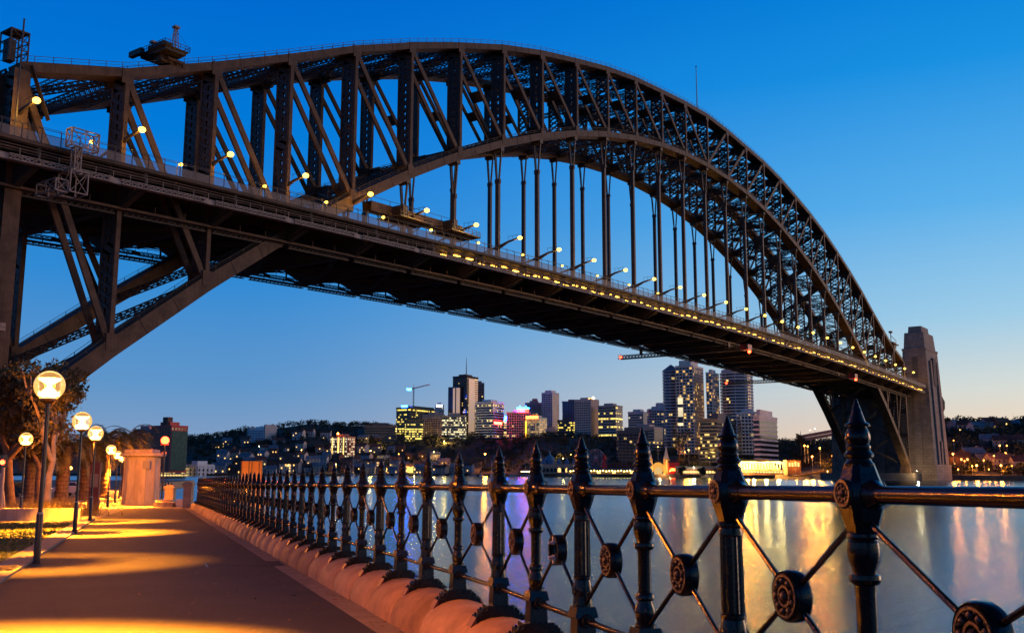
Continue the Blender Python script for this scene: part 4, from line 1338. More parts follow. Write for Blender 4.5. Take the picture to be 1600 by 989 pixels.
def make_path_lamp():
    o = thing('path_lamp', '', 'lamp', (0, 0, 0), group='globe lamps along the promenade')
    m_ = MB(); m_.lathe([(.085, 0), (.085, .03), (.068, .05), (.068, .95), (.06, .98)], 14); m_.build('base', M['black'], o, True)
    m_ = MB(); m_.lathe([(.062, .975), (.062, 1.0), (.045, 1.02)], 12); m_.build('collar', M['mast'], o, True)
    m_ = MB(); m_.lathe([(.043, 1.02), (.038, 3.2)], 12); m_.build('pole', M['black'], o, True)
    m_ = MB(); m_.lathe([(.05, 3.2), (.11, 3.24), (.155, 3.27), (.155, 3.31)], 18); m_.build('globe_holder', mat('bronze_ring', (.25, .10, .03), .4, noise=.2), o, True)
    zc = 3.57
    g = MB(); th = np.linspace(.04, math.pi - .46, 18)
    g.lathe([(.305 * math.sin(t), zc + .31 * math.cos(t)) for t in th][::-1], 30, cap=False); gl = g.build('globe', M['globe'], o, True, 80)
    e = MB()
    e.lathe([(.20, zc - .215), (.215, zc - .18), (.05, zc - .02), (.05, zc + .01), (.215, zc + .12), (.225, zc + .15)], 22)
    e.build('reflector', M['reflector'], gl, True, 50)
    ld = bpy.data.lights.new('lamp_light', 'POINT'); ld.energy = LAMP_W; ld.color = (1.0, .26, .014); ld.shadow_soft_size = .12
    lo = link('lamp_light', ld, o, (0, 0, zc - .02))
    ls = bpy.data.lights.new('down_light', 'SPOT'); ls.energy = LAMP_W * 20; ls.color = (1.0, .31, .016); ls.shadow_soft_size = .10; ls.spot_size = rad(94); ls.spot_blend = .8
    link('down_light', ls, o, (0, 0, zc - .05))
    m_ = MB(); m_.lathe([(.235, zc + .155), (.10, zc + .19), (.02, zc + .2)], 20); m_.build('top_disc', mat('amber_cap', (.5, .22, .04), .5), gl, True)
    return o


lamp0 = make_path_lamp()
LAMPS = [(-9.54, 20.42, 'tallest and nearest globe lamp, standing at the path edge on the lawn side'), (-14.0, 32.42, 'second globe lamp with an amber glow, beyond the nearest one'),
         (rz(144, 760, 42)[0], 42, 'third globe lamp in the row, in front of the palm crowns'), (rz(35, 760, 46)[0], 46, 'globe lamp apart from the row, left of the pale gum tree'),
         (rz(170, 760, 67)[0], 67, 'fourth globe lamp in the row, left of the concrete kiosk'), (rz(181, 760, 80)[0], 80, 'fifth globe lamp, first of the bright cluster by the kiosk'),
         (rz(187, 760, 96)[0], 96, 'sixth globe lamp, second of the bright cluster by the kiosk'), (rz(191, 760, 112)[0], 112, 'seventh globe lamp, third of the bright cluster by the kiosk'),
         (rz(194.5, 760, 130)[0], 130, 'farthest globe lamp, half hidden by the kiosk edge'),
         (-5.0, 8.4, 'globe lamp just outside the left edge of the picture'), (-.6, -4.0, 'globe lamp at the path edge behind the viewer')]
for i, (r, d, lab) in enumerate(LAMPS):
    p = W(r, d, GZ(d))
    if i == 0: o = lamp0; o.location = Vector(p); o['label'] = lab
    else: o = dup(lamp0, p, None, lab)
    s_ = 1.0
    if i == 2: s_ = 1.02
    if i >= 4: s_ = 1.06
    o.scale = (s_, s_, s_)
    for ch in o.children:
        if ch.type == 'LIGHT' and i in LAMP_K:
            ch.data = ch.data.copy(); ch.data.energy *= LAMP_K[i] * ({9: 1.0, 0: .14, 1: .14, 10: .25, 3: 4.0, 2: 1.2, 4: 3.0, 5: 2.5, 6: 2.0}.get(i, .75) if ch.data.type == 'POINT' else 1)

# ------------------------------------------------------------------ kiosk, bench wall, totem, orange hoarding
ko = thing('round_kiosk', 'round concrete kiosk with overhanging flat roof beside the path', 'kiosk', W(*(lambda q: (q[0], 76))(rz(221, 760, 76)), GZ(76)), -YAW)
ko.scale = (.96, .96, .86)
m_ = MB(); m_.lathe([(1.40, -.1), (1.33, 4.1)], 12); m_.build('wall', M['concrete'], ko)
m_ = MB()
for k in range(12):
    a_ = k * math.pi / 6 + .02
    m_.bars([(1.415 * math.cos(a_), 1.415 * math.sin(a_), 0)], [(1.345 * math.cos(a_), 1.345 * math.sin(a_), 4.05)], .05, .04)
m_.build('rib', M['concrete'], ko)
m_ = MB(); m_.lathe([(1.5, 4.1), (1.72, 4.18), (1.72, 4.42), (1.6, 4.45)], 24); m_.box(-1.2, 1.0, -.8, .9, 4.451, 4.75); m_.build('roof', M['concrete'], ko)
m_ = MB(); m_.box(.45, 1.0, -1.24, -1.0, 3.05, 3.75); m_.build('vent', M['wall_grey'], ko)
bk = at(258, 688, 74.5)
o = thing('red_beacon', 'bright red signal lamp on a post above the kiosk roof', 'lamp', (bk[0], bk[1], GZ(74)))
m_ = MB(); m_.tube([(0, 0, 0), (0, 0, bk[2] - GZ(74) - .25)], .06, 8); m_.build('post', M['black'], o)
ld = bpy.data.lights.new('beacon_light', 'POINT'); ld.energy = 350; ld.color = (1, .02, .01); ld.shadow_soft_size = .3; link('beacon_light', ld, o, (0, -.5, bk[2] - GZ(74) + .1))
m_ = MB(); m_.sphere((0, 0, bk[2] - GZ(74)), .30, 12, 8); m_.build('lens', M['red_lamp'], o, True)
m_ = MB(); m_.lathe([(.30, -.33), (.30, -.26)], 12, (0, 0, bk[2] - GZ(74))); m_.build('housing', M['red_paint'], o)
bk = at(6, 722, 62)
o = thing('red_road_signal', 'red signal lamp on a short pale post at the left edge', 'lamp', (bk[0], bk[1], GZ(62)))
m_ = MB(); m_.lathe([(.35, 0), (.2, .8), (.12, 1.2), (.1, bk[2] - GZ(62) - .2)], 10); m_.build('post', M['concrete'], o)
m_ = MB(); m_.box(-.16, .16, -.13, .13, bk[2] - GZ(62) - .3, bk[2] - GZ(62) + .45); m_.build('housing', M['black'], o)
m_ = MB(); m_.sphere((.14 * RT[0] * 0 - FH[0] * .17, -FH[1] * .17, bk[2] - GZ(62)), .15, 10, 8); m_.build('lens', M['red_lamp'], o, True)
p = at(75, 806, 43)
o = thing('bench_wall', 'long low pale concrete bench wall between lawn and plaza', 'wall', W(*(lambda q: (q[0], 43.5))(rz(75, 806, 43.5)), GZ(43.5)), -YAW + .04)
m_ = MB(); m_.box(-1.25, 1.25, -.3, .3, 0, .5); m_.box(-7.5, -1.256, -.3, .3, 0, .5); m_.build('bench', M['concrete'], o)
r_ = rz(148, 760, 58)[0]
o = thing('information_totem', 'dark red information totem with a lit pale panel near the palms', 'sign', W(r_, 58, GZ(58)), -YAW)
m_ = MB(); m_.box(-.28, .28, -.12, .12, 0, 2.75); m_.build('pillar', M['dark_red'], o)
m_ = MB(); m_.box(-.23, .23, -.135, -.121, 1.35, 2.1); m_.build('panel', M['kerb'], o)
q1, q2 = rz(379, 700, 88), rz(411, 700, 88)
o = thing('timber_hoarding', 'tall orange lit boarded hoarding standing behind the railing', 'hoarding', W((q1[0] + q2[0]) / 2, 88, 0), -YAW)
w_ = q2[0] - q1[0]; ztop_ = rz(395, 720, 88)[1]
m_ = MB(); m_.box(-w_ / 2, w_ / 2, -.08, .08, .6, ztop_); m_.build('board', mat('orange_ply', (.52, .25, .06), .7, noise=.12, scale=1), o)
m_ = MB()
for x in (-.5, -.14, .0, .36, .5): m_.bars([(x * w_, -.11, 0)], [(x * w_, -.11, ztop_)], .05, .05)
for z in (.25, .62, .99): m_.bars([(-w_ / 2, -.12, .6 + (ztop_ - .6) * z)], [(w_ / 2, -.12, .6 + (ztop_ - .6) * z)], .04, .04)
for x in (-.45, .45): m_.bars([(x * w_, .1, .1)], [(x * w_, .9, -1.5)], .15, .15)
m_.build('frame', M['black'], o)
m_ = MB(); m_.box(-w_ / 2 - .4, w_ / 2 + .4, -2.6, 1.2, -.2, .45); m_.build('pontoon', M['granite_dark'], o)
fl = thing('hoarding_floodlight', 'small floodlight on the pontoon below the orange hoarding', 'lamp', W((q1[0] + q2[0]) / 2 + .3, 85.7, .45))
m_ = MB(); m_.box(-.15, .15, -.15, .15, 0, .3); m_.build('housing', M['black'], fl)
m_ = MB(); m_.box(-.1, .1, -.1, .1, .301, .32); m_.build('lens', M['yellow_far'], fl)
ld = bpy.data.lights.new('hoarding_beam', 'POINT'); ld.energy = 260; ld.color = (1, .5, .1); ld.shadow_soft_size = .15
lo = bpy.data.objects.new('hoarding_beam', ld); COL.objects.link(lo); lo.parent = fl; lo.location = (0, 0, .6)


# ------------------------------------------------------------------ near trees
def leaf_cloud(m_, centres, radii, per, size, flat=.75, seed=1):
    g = np.random.default_rng(seed)
    C_, S_ = [], []
    for c, r in zip(centres, radii):
        v = g.normal(0, 1, (per, 3)); v /= np.linalg.norm(v, axis=1, keepdims=True)
        rr = r * g.uniform(.15, 1, (per, 1)) ** .55
        p = np.asarray(c) + v * rr * (1, 1, flat)
        C_.append(p)
    P = np.concatenate(C_); k = len(P)
    d1 = g.normal(0, 1, (k, 3)); d1 /= np.linalg.norm(d1, axis=1, keepdims=True)
    d2 = np.cross(d1, g.normal(0, 1, (k, 3))); d2 /= np.linalg.norm(d2, axis=1, keepdims=True)
    s = size * g.uniform(.6, 1.4, (k, 1))
    v = np.stack([P - d1 * s, P + d2 * s * .45, P + d1 * s, P - d2 * s * .45], 1).reshape(-1, 3)
    m_.addq(v, np.arange(4 * k).reshape(-1, 4))


def tree(name, label, loc, h, spread, trunk_r, leafm, barkm, seed, fork=.35, per=240, lsize=.16, clump=1.0, group=None, lean=0.0):
    g = np.random.default_rng(seed)
    o = thing(name, label, 'tree', loc, 0, group)
    tb = MB(); tips = []

    def grow(p, d, L, r, lev):
        pts = [np.array(p)]; dd_ = np.array(d, float)
        for k in range(4):
            dd_ = dd_ + g.normal(0, .13, 3); dd_[2] += .05; dd_ /= np.linalg.norm(dd_)
            pts.append(pts[-1] + dd_ * L / 4)
        tb.tube(pts, np.linspace(r, r * .62, 5), 8 if lev < 2 else 5)
        if lev >= 3 or r < .02:
            tips.append((pts[-1], L)); return
        if lev >= 1: tips.append((pts[-1], L * .8))
        for k in range(3 if lev < 2 else 2):
            a_ = g.uniform(0, 2 * math.pi); sp = g.uniform(.4, .85)
            nd = dd_ + sp * np.array([math.cos(a_), math.sin(a_), g.uniform(-.1, .35)]) * spread
            grow(pts[-1], nd / np.linalg.norm(nd), L * g.uniform(.62, .85), r * .62, lev + 1)
    grow((0, 0, 0), (lean * RT[0], lean * RT[1], 1), h * fork, trunk_r, 0)
    tb.build('trunk', barkm, o, True, 60)
    m_ = MB()
    leaf_cloud(m_, [t[0] for t in tips], [max(.5, t[1] * .75) * clump for t in tips], per, lsize, .7, seed)
    m_.build('crown', leafm, o)
    return o


def uloc(u, d): return W(rz(u, 760, d)[0], d, GZ(d))


tree('gum_tree', 'pale trunked gum tree with open branches beside the nearest lamp', uloc(74, 52), 6.4, 1.0, .22, M['leaf'], M['bark'], 5, .42, 130, .13, .8, lean=.06)
tree('fig_tree', 'tall dark spreading tree at the left edge in front of the bridge post', uloc(18, 66), 10.0, 1.1, .4, M['leaf_dark'], M['palm_bark'], 9, .32, 420, .2, 1.0)
tree('fig_tree', 'dark leafy tree behind the pale gum, under the arch foot', uloc(62, 80), 8.6, 1.05, .35, M['leaf_dark'], M['palm_bark'], 12, .32, 420, .2, 1.0)
tree('fig_tree', 'low dark tree behind the palms left of the gum', uloc(-30, 84), 8.0, 1.1, .35, M['leaf_dark'], M['palm_bark'], 21, .3, 360, .2, 1.0)


def palm(label, loc, th, r0, seed, nf=46, fl_=3.6):
    g = np.random.default_rng(seed)
    o = thing('date_palm', label, 'palm', loc, group='palms along the road')
    m_ = MB()
    zz = np.linspace(0, th, 26)
    m_.lathe([(r0 * (1.25 - .25 * min(1, z / .6)) * (1 + .09 * (k % 2)), z) for k, z in enumerate(zz)] + [(r0 * 1.35, th + .2), (r0 * .8, th + .7)], 14)
    m_.build('trunk', M['palm_bark'], o)
    m_ = MB()
    for k in range(nf):
        a_ = g.uniform(0, 2 * math.pi); e0 = g.uniform(-.25, 1.35); L = fl_ * g.uniform(.8, 1.1)
        n_ = 15; p = np.array([0, 0, th + .5]); el = e0; pts = [p]; tang = []
        for j in range(n_):
            dv_ = np.array([math.cos(a_) * math.cos(el), math.sin(a_) * math.cos(el), math.sin(el)])
            p = p + dv_ * L / n_; pts.append(p); tang.append(dv_); el -= (.115 + .05 * (e0 > .5)) * g.uniform(.7, 1.3)
        pts = np.array(pts)
        m_.tube(pts[::3], np.linspace(.045, .012, len(pts[::3])), 4)
        side = np.array([-math.sin(a_), math.cos(a_), 0])
        for j in range(2, n_):
            for rep in (0, .5):
                c = pts[j] + tang[j - 1] * L / n_ * rep
                wl = .62 * math.sin(math.pi * (j + rep) / (n_ + 1.5)) ** .6
                for s_ in (-1, 1):
                    tip = c + side * s_ * wl * .85 + tang[j - 1] * wl * .5 + np.array([0, 0, -.18 * wl + g.normal(0, .05)])
                    b_ = tang[j - 1] * .035
                    m_.addq([c - b_, c + b_, tip], [(0, 1, 2)])
    m_.build('crown', M['frond'], o)
    return o


PALMS = [(48, 84, 3.9, .52, 'stout date palm left of the pale gum, first of the palm row'), (97, 86, 4.0, .50, 'stout date palm behind the nearest lamp post, second of the palm row'),
         (133, 90, 4.2, .46, 'date palm behind the second lamp, third of the palm row'), (164, 96, 4.9, .42, 'slimmer date palm beside the totem, its crown tallest of the row'),
         (196, 108, 5.6, .42, 'date palm behind the kiosk with its fronds over the kiosk roof')]
for i, (u, d, th, r0, lab) in enumerate(PALMS): palm(lab, uloc(u, d), th, r0, 30 + i, 46, 3.6 if i < 3 else 3.9)
# tufts of tall grass at the foot of the gum
gp = thing('grass_clump', 'tufts of tall dry grass at the foot of the pale gum', 'plant', uloc(80, 50))
k = 1500
m_ = MB(); b_ = np.stack([rng.normal(0, 1.1, k), rng.normal(0, .6, k), 0 * rng.normal(0, 1, k)], 1); b_ = np.outer(b_[:, 0], RT) + np.outer(b_[:, 1], FH)
tp = b_ + np.stack([rng.normal(0, .28, k), rng.normal(0, .28, k), rng.uniform(.4, .95, k)], 1)
sd_ = RT * .014
m_.addq(np.stack([b_ - sd_, b_ + sd_, tp], 1).reshape(-1, 3), np.arange(3 * k).reshape(-1, 3))
m_.build('blades', mat('dry_grass', (.20, .16, .05), .8, noise=.4), gp)


# two added cars, headlights on, replace light trails on the road behind the palms
def car(label, u, d, body):
    o = thing('added_car', label, 'car', uloc(u, d), -YAW + math.pi / 2 + 1.25)
    prof_ = [(-2.1, .35), (-2.15, .75), (-1.9, .92), (-1.35, .98), (-.75, 1.42), (.75, 1.44), (1.35, 1.0), (2.0, .85), (2.15, .6), (2.1, .35)]
    m_ = MB(); n_ = len(prof_)
    v = [(x, -.85 + (.16 if z > 1.1 else 0), z) for x, z in prof_] + [(x, .85 - (.16 if z > 1.1 else 0), z) for x, z in prof_]
    m_.add(v, [tuple(range(n_)), tuple(range(n_, 2 * n_))[::-1]] + [(j, n_ + j, n_ + (j + 1) % n_, (j + 1) % n_) for j in range(n_)]); m_.build('body', body, o)
    m_ = MB()
    for sy in (-1, 1):
        m_.addq([(-1.2, sy * .845, .98), (1.25, sy * .845, 1.0), (.7, sy * .73, 1.38), (-.7, sy * .73, 1.37)], [(0, 1, 2, 3)])
    m_.addq([(-1.36, -.75, 1.0), (-1.36, .75, 1.0), (-.8, .62, 1.41), (-.8, -.62, 1.41)], [(0, 1, 2, 3)])
    m_.build('window', M['black'], o)
    for x in (-1.3, 1.35):
        for sy in (-1, 1):
            m_ = MB(); m_.lathe([(.2, -.11), (.33, -.1), (.33, .1), (.2, .11)], 18, (x, sy * .80, .33), ax=1); m_.build('wheel', M['black'], o)
    for sy in (-1, 1):
        m_ = MB(); m_.box(2.09, 2.17, sy * .62 - .17, sy * .62 + .17, .62, .76); m_.build('headlight', M['white_far'], o)
        m_ = MB(); m_.box(-2.18, -2.1, sy * .64 - .15, sy * .64 + .15, .68, .8); m_.build('tail_light', M['red_lamp'], o)


car('added dark car with headlights on for light trails, behind palms at the left edge', 20, 100, M['black'])  # added car; its lit headlights stand in for light trails
car('added pale car with headlights on for light trails, seen between the palm trunks', 116, 104, M['boat_white'])  # second added car, put where the light trails run
ROADL = [(110, 731, 110, 'orange road light seen right of the pale gum trunk'), (40, 745, 118, 'small orange road light low between the left palms'), (67, 746, 118, 'small orange road light against the pale gum trunk')]
for (u, y, d, lab) in ROADL:
    p = at(u, y, d)
    o = thing('road_light', lab, 'lamp', (p[0], p[1], GZ(d)), group='orange lights along the road')
    m_ = MB(); m_.tube([(0, 0, 0), (0, 0, p[2] - GZ(d))], .05, 6); m_.build('pole', M['black'], o)
    m_ = MB(); m_.sphere((0, 0, p[2] - GZ(d)), .2, 10, 8); m_.build('lantern', M['sodium'], o, True)

# ------------------------------------------------------------------ the far city
def tower(name, label, u0, um, u1, yt, yb, D, wall, glass, lit, frac, stren, fh=3.6, bw=3.6, style='bands', row=.4, depth=18, roofs=(), group=None, piers=.5, seed=None):
    """a city block seen corner on: left face u0..um, right face um..u1"""
    phi = rad(30) if um < u1 - .5 and um > u0 + .5 else 0.0
    rm, ztop = rz(um, yt, D); zb = max(1.0, rz(um, yb, D)[1]) - 6
    r0 = rz(u0, yt, D)[0]; r1 = rz(u1, yt, D)[0]
    if phi:
        wl = (rm - r0) / math.cos(phi); wr = (r1 - rm) / math.sin(phi); rm_ = rm
    else:
        wl = r1 - r0; wr = depth; rm_ = r1
    h = ztop - zb
    o = thing(name, label, 'building', W(rm_, D, zb), -YAW - phi, group)
    sd_ = (abs(hash((round(u0), round(yt)))) % 97) / 97.0
    gm = facade_glass('glazing', glass, lit, min(.7, frac * 1.35), stren * .62, bw * .7, fh, sd_, row)
    m_ = MB(); m_.box(-wl, 0, 0, wr, 0, h); m_.build('glazing', gm, o)
    wm = mat('facade', tuple(min(.75, c * (2.0 if max(wall) > .18 else 1.35)) for c in wall), .8, noise=.12, scale=.08)
    m_ = MB(); e = .35
    nfl = max(2, int(round(h / fh)))
    if style in ('bands', 'grid'):
        bh = fh * (.42 if style == 'bands' else .36)
        for k in range(nfl + 1):
            z = min(k * fh, h - bh)
            m_.box(-wl - e, e, -e, wr + e, z, z + bh)
    if style in ('grid', 'fins'):
        npx = max(2, int(round(wl / bw)))
        for k in range(npx + 1):
            x = -wl + wl * k / npx
            m_.box(x - piers * .6, x + piers * .6, -e - .12, -.02, .01, h - .02)
        npy = max(2, int(round(wr / bw)))
        for k in range(npy + 1):
            y = wr * k / npy
            m_.box(.02, e + .12, y - piers * .6, y + piers * .6, .01, h - .02)
    if m_.n: m_.build('facade_frame', wm, o)
    m_ = MB(); m_.box(-wl - e - .2, e + .2, -e - .2, wr + e + .2, h, h + 1.2)
    m_.box(-wl * .75, -wl * .25, wr * .2, wr * .8, h + 1.2, h + 4.5)
    for (a, b, c, dd_) in roofs: m_.box(-wl * b, -wl * a, wr * .15, wr * .85, h + 1.2, h + 1.2 + c)
    m_.build('roof', wm, o)
    o['_w'] = (wl, wr, h)
    return o, wl, wr, h


LY, LW_ = (1.0, .66, .20), (1.0, .82, .5)
DARK, BLUEG, TEAL = (.012, .012, .016), (.03, .06, .12), (.02, .05, .065)
T = tower
T('apartment_tower', 'apartment slab with painted red flare tint, left of the green netted tower', 210, 210, 238, 672, 725, 950, (.42, .15, .14), DARK, LY, .08, 2, 3.2, 3.5, 'grid')  # pink of the walls is red lens flare put into the colour
o, wl, wr, h = T('apartment_tower', 'dark apartment tower with painted red flare and a green netted side, behind the red beacon', 230, 268, 284, 666, 728, 930, (.42, .06, .05), DARK, (1, .12, .05), .16, 2, 3.2, 3.5, 'grid')  # red walls and red windows stand in for lens flare
m_ = MB(); m_.box(.55, .8, .2, wr, 2, h - 4); m_.build('green_netting', mat('green_netting', (.05, .12, .09), .8, noise=.3, scale=.3), o)
m_ = MB(); m_.box(-wl * .55, -wl * .3, 2, 8, h + 1, h + 9); m_.build('lift_tower', M['wall_brick'], o)
T('apartment_block', 'cream waterfront flats with warm lit windows right of the kiosk', 252, 252, 288, 728, 748, 985, (.40, .34, .26), DARK, LY, .5, 3, 3.2, 3, 'grid')
T('apartment_block', 'plain white waterfront flats with small dark windows', 285, 308, 325, 727, 750, 990, (.66, .66, .70), (.02, .02, .03), LY, .04, 2, 4.0, 5.5, 'grid', piers=2.6)
o, wl, wr, h = T('office_block', 'blue glazed office block with white stair towers on the hilltop', 386, 412, 425, 671, 699, 1420, (.50, .52, .56), (.03, .12, .26), LW_, .05, 2, 3.4, 6, 'grid', piers=.35)
m_ = MB(); m_.box(-wl - 4, -wl - .5, 0, wr, 0, h + 4); m_.build('stair_tower', M['wall_white'], o)
m_ = MB(); m_.box(.6, 3, 0, wr, 0, h + 7); m_.build('stair_tower', M['wall_white'], o)
o, wl, wr, h = T('apartment_block', 'red brick apartment block with bright vertical light strips', 513, 543, 552, 683, 716, 1300, (.19, .07, .06), DARK, LW_, .45, 2, 3.2, 4, 'grid', piers=.8)
for t in (.2, .48, .52, .85):
    m_ = MB(); m_.box(-wl * t - .6, -wl * t + .6, -1.0, -.6, 3, h); m_.build('glowing_strip', M['win_warm'], o)
m_ = MB(); m_.sphere((-wl * .5, -2, h + 5), 1.2, 8, 6); m_.build('roof_light', M['sodium_far'], o)
T('office_block', 'low dark hilltop building with a mast, left of the lit construction tower', 570, 570, 618, 665, 695, 1500, (.09, .08, .09), DARK, LY, .05, 2, 3.5, 4, 'bands')
o, wl, wr, h = T('office_tower', 'unfinished tower with yellow work lights under the tower crane', 618, 640, 688, 637, 700, 1600, (.10, .10, .09), DARK, (1.0, .72, .12), .35, 3.0, 3.8, 4, 'bands', row=.5)
for k in range(9):
    m_ = MB(); m_.sphere((-wl * rng.uniform(.0, .3) + 1, -1.2 if k % 2 else wr * rng.uniform(.2, .6), h * rng.uniform(.45, .85)), 1.0, 8, 6); m_.build('work_light', M['yellow_far'], o)
m_ = MB(); m_.box(-wl * .6, -wl * .2, -.6, 1, h + 1.2, h + 4); m_.build('sign', M['sign_blue'], o)
c_ = at(646, 632, 1600)
tc_ = thing('tower_crane', 'thin tower crane with a blue lit jib above the unfinished tower', 'crane', (c_[0], c_[1], c_[2] - 8), -YAW)
m_ = MB(); m_.lattice((0, 0, 0), (0, 0, 36), (1, 0, 0), 1.6, 1.6, 2.2, .4, .25); m_.build('mast', M['steel_dark'], tc_)
m_ = MB(); m_.lattice((-11, 0, 31.5), (26, 0, 40.5), (0, 0, 1), 1.4, 1.0, 2.2, .4, .25); m_.bars([(0, 0, 36)], [(0, 0, 41)], .4); m_.build('jib', M['red_paint'], tc_)
m_ = MB(); m_.box(-11, -4, -.9, .9, 31, 34); m_.build('lit_sign', M['sign_blue'], tc_)
T('office_block', 'green glass block with yellow lit floors below the unfinished tower', 633, 633, 660, 656, 700, 1540, (.07, .07, .06), TEAL, (1.0, .75, .15), .42, 3, 3.6, 3.5, 'bands', row=.6)
o, wl, wr, h = T('office_tower', 'brown gridded tower with a pale sign band at its top', 660, 684, 693, 648, 700, 1560, (.24, .17, .14), DARK, LY, .06, 2, 3.5, 3.6, 'grid', piers=.9)
m_ = MB(); m_.box(-wl - .8, .8, -.8, wr, h - 4, h + 1); m_.build('sign_band', M['wall_grey'], o)
T('office_tower', 'grey tower with a bright white lit top beside the unfinished tower', 680, 680, 692, 633, 690, 1660, (.3, .28, .27), DARK, LW_, .05, 2, 3.5, 3.6, 'grid')
m_ = MB(); p = at(686, 635, 1658); oo = bpy.data.objects[[x.name for x in bpy.data.objects if x.get('label', '').startswith('grey tower with a bright')][0]]
m_.box(-11, -1, -1.2, -.6, oo['_w'][2] - 3, oo['_w'][2] + 1); m_.build('lit_band', M['sign_white'], oo)
T('office_block', 'stepped office block with many pale lit windows left of the tallest dark tower', 690, 690, 728, 650, 700, 1570, (.20, .18, .17), TEAL, (1.0, .85, .45), .34, 2.6, 3.6, 3.2, 'bands', row=.4, roofs=((.3, .7, 4, 0),))
o, wl, wr, h = T('skyscraper', 'tallest dark tower with pale sunglow-painted vertical strips and a roof mast', 707, 730, 746, 588, 700, 1650, (.035, .028, .026), (.012, .012, .014), LY, .10, 2.4, 3.7, 3.4, 'bands', row=.25)
m_ = MB(); m_.box(1.0, 1.8, wr * .1, wr * .62, 18, h - 3); m_.build('glowing_strip', mat('sunglow_painted_stone', (.66, .45, .30), .7, noise=.1), o)
for k_, v_ in (('Emission Color', (1, .62, .34, 1)), ('Emission Strength', .38)): bpy.data.materials['sunglow_painted_stone'].node_tree.nodes['Principled BSDF'].inputs[k_].default_value = v_  # emission stands in for sunrise glow on the pale stone strips
m_ = MB(); m_.box(-wl - 6, -wl * .35, -5, wr * .7, 0, h - 17); m_.build('lower_wing', mat('dark_granite', (.04, .03, .03), .4), o)
m_ = MB(); m_.box(-wl * .62, -wl * .38, -5.9, -5.1, 32, h - 19); m_.box(-wl * .85, -wl * .72, -5.9, -5.1, 32, h - 19); m_.build('glowing_strip', bpy.data.materials['sunglow_painted_stone'], o)
m_ = MB(); m_.tube([(-wl * .45, wr * .5, h + 4), (-wl * .45, wr * .5, h + 18), (-wl * .45, wr * .5, h + 34)], [.9, .6, .25], 6); m_.build('mast', M['steel_dark'], o)
o['label'] = 'tallest dark tower with pale vertical strips and a roof mast'
T('office_tower', 'brown tower half hidden behind the tallest dark tower', 742, 742, 756, 599, 680, 1760, (.20, .12, .09), DARK, LY, .10, 2.5, 3.6, 3.6, 'grid', row=.6)
o, wl, wr, h = T('office_tower', 'white banded office tower with a red sign on its right face', 743, 770, 787, 628, 698, 1560, (.52, .45, .44), DARK, (1.0, .74, .25), .14, 2.8, 4.0, 3.6, 'bands', row=.55)
m_ = MB(); m_.box(.7, 1.0, wr * .1, wr * .8, h * .55, h * .60); m_.build('sign', M['sign_red'], o)
o, wl, wr, h = T('office_block', 'narrow banded block carrying a bright blue sign', 786, 786, 801, 652, 700, 1600, (.20, .18, .17), DARK, LY, .5, 3, 4, 3.5, 'bands', row=.7)
m_ = MB(); m_.box(-wl * .85, -wl * .15, -1.2, -.6, h - 5, h + 2); m_.build('sign', M['sign_blue'], o)
o, wl, wr, h = T('office_tower', 'mauve office tower carrying the red CISCO sign', 792, 792, 829, 645, 700, 1580, (.30, .22, .24), DARK, (1.0, .62, .2), .08, 2.4, 3.8, 3.6, 'grid', piers=.9)


def text_mesh(txt, size, mat_):
    cu = bpy.data.curves.new('lettering', 'FONT'); cu.body = txt; cu.size = size; cu.extrude = .15; cu.align_x = 'CENTER'
    ob = bpy.data.objects.new('lettering', cu); COL.objects.link(ob)
    bpy.context.view_layer.update()
    me = bpy.data.meshes.new_from_object(ob.evaluated_get(bpy.context.evaluated_depsgraph_get()))
    bpy.data.objects.remove(ob)
    me.transform(Matrix.Rotation(math.pi / 2, 4, 'X'))
    me.materials.clear(); me.materials.append(mat_)
    return me


link('lettering', text_mesh('CISCO', 6.2, M['sign_red']), o, (-wl * .32, -1.0, h + 1.4))
m_ = MB()
for k, hh_ in enumerate((1.2, 2.4, 4.2, 2.4, 1.4, 2.4, 4.2, 2.4, 1.2)): m_.box(-wl * .32 - 9.6 + k * 2.4 - .6, -wl * .32 - 9.6 + k * 2.4 + .6, -1.2, -.7, h + 7.0 - hh_ * .15, h + 7.0 + hh_)
m_.build('sign_bars', M['sign_blue'], o)
o, wl, wr, h = T('office_tower', 'warm floodlit gridded tower with a red sign along its top left edge', 822, 842, 855, 653, 702, 1540, (.62, .46, .30), (.05, .04, .03), (1.0, .60, .14), .6, 1.4, 3.8, 3.2, 'grid', row=.2)
m_ = MB(); m_.box(-wl * .98, -wl * .05, -1.2, -.6, h - .4, h + 3.4); m_.build('sign', M['sign_orange'], o)
m_ = MB(); m_.box(-wl - .9, -wl + 1.6, -1.0, -.55, 4, h - 4); m_.build('glowing_strip', mat('gold_strip', (.8, .45, .05), .6), o)
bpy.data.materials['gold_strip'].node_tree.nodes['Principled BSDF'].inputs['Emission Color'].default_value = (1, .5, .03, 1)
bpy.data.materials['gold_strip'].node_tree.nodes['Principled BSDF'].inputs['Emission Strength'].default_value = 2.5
T('office_tower', 'brown stepped tower behind the CISCO tower', 821, 821, 848, 630, 690, 1700, (.20, .12, .12), DARK, LY, .05, 2, 3.6, 3.6, 'grid', roofs=((.3, .6, 7, 0),))
T('apartment_tower', 'slim pale tower with a rounded crown right of the floodlit tower', 847, 863, 874, 614, 690, 1680, (.36, .31, .30), DARK, LY, .07, 2.4, 3.3, 3.2, 'grid', roofs=((.2, .8, 4, 0),))
T('office_block', 'low mauve block at the foot of the slim pale tower', 854, 854, 872, 671, 700, 1520, (.30, .22, .23), DARK, LY, .12, 2, 3.8, 4, 'bands')
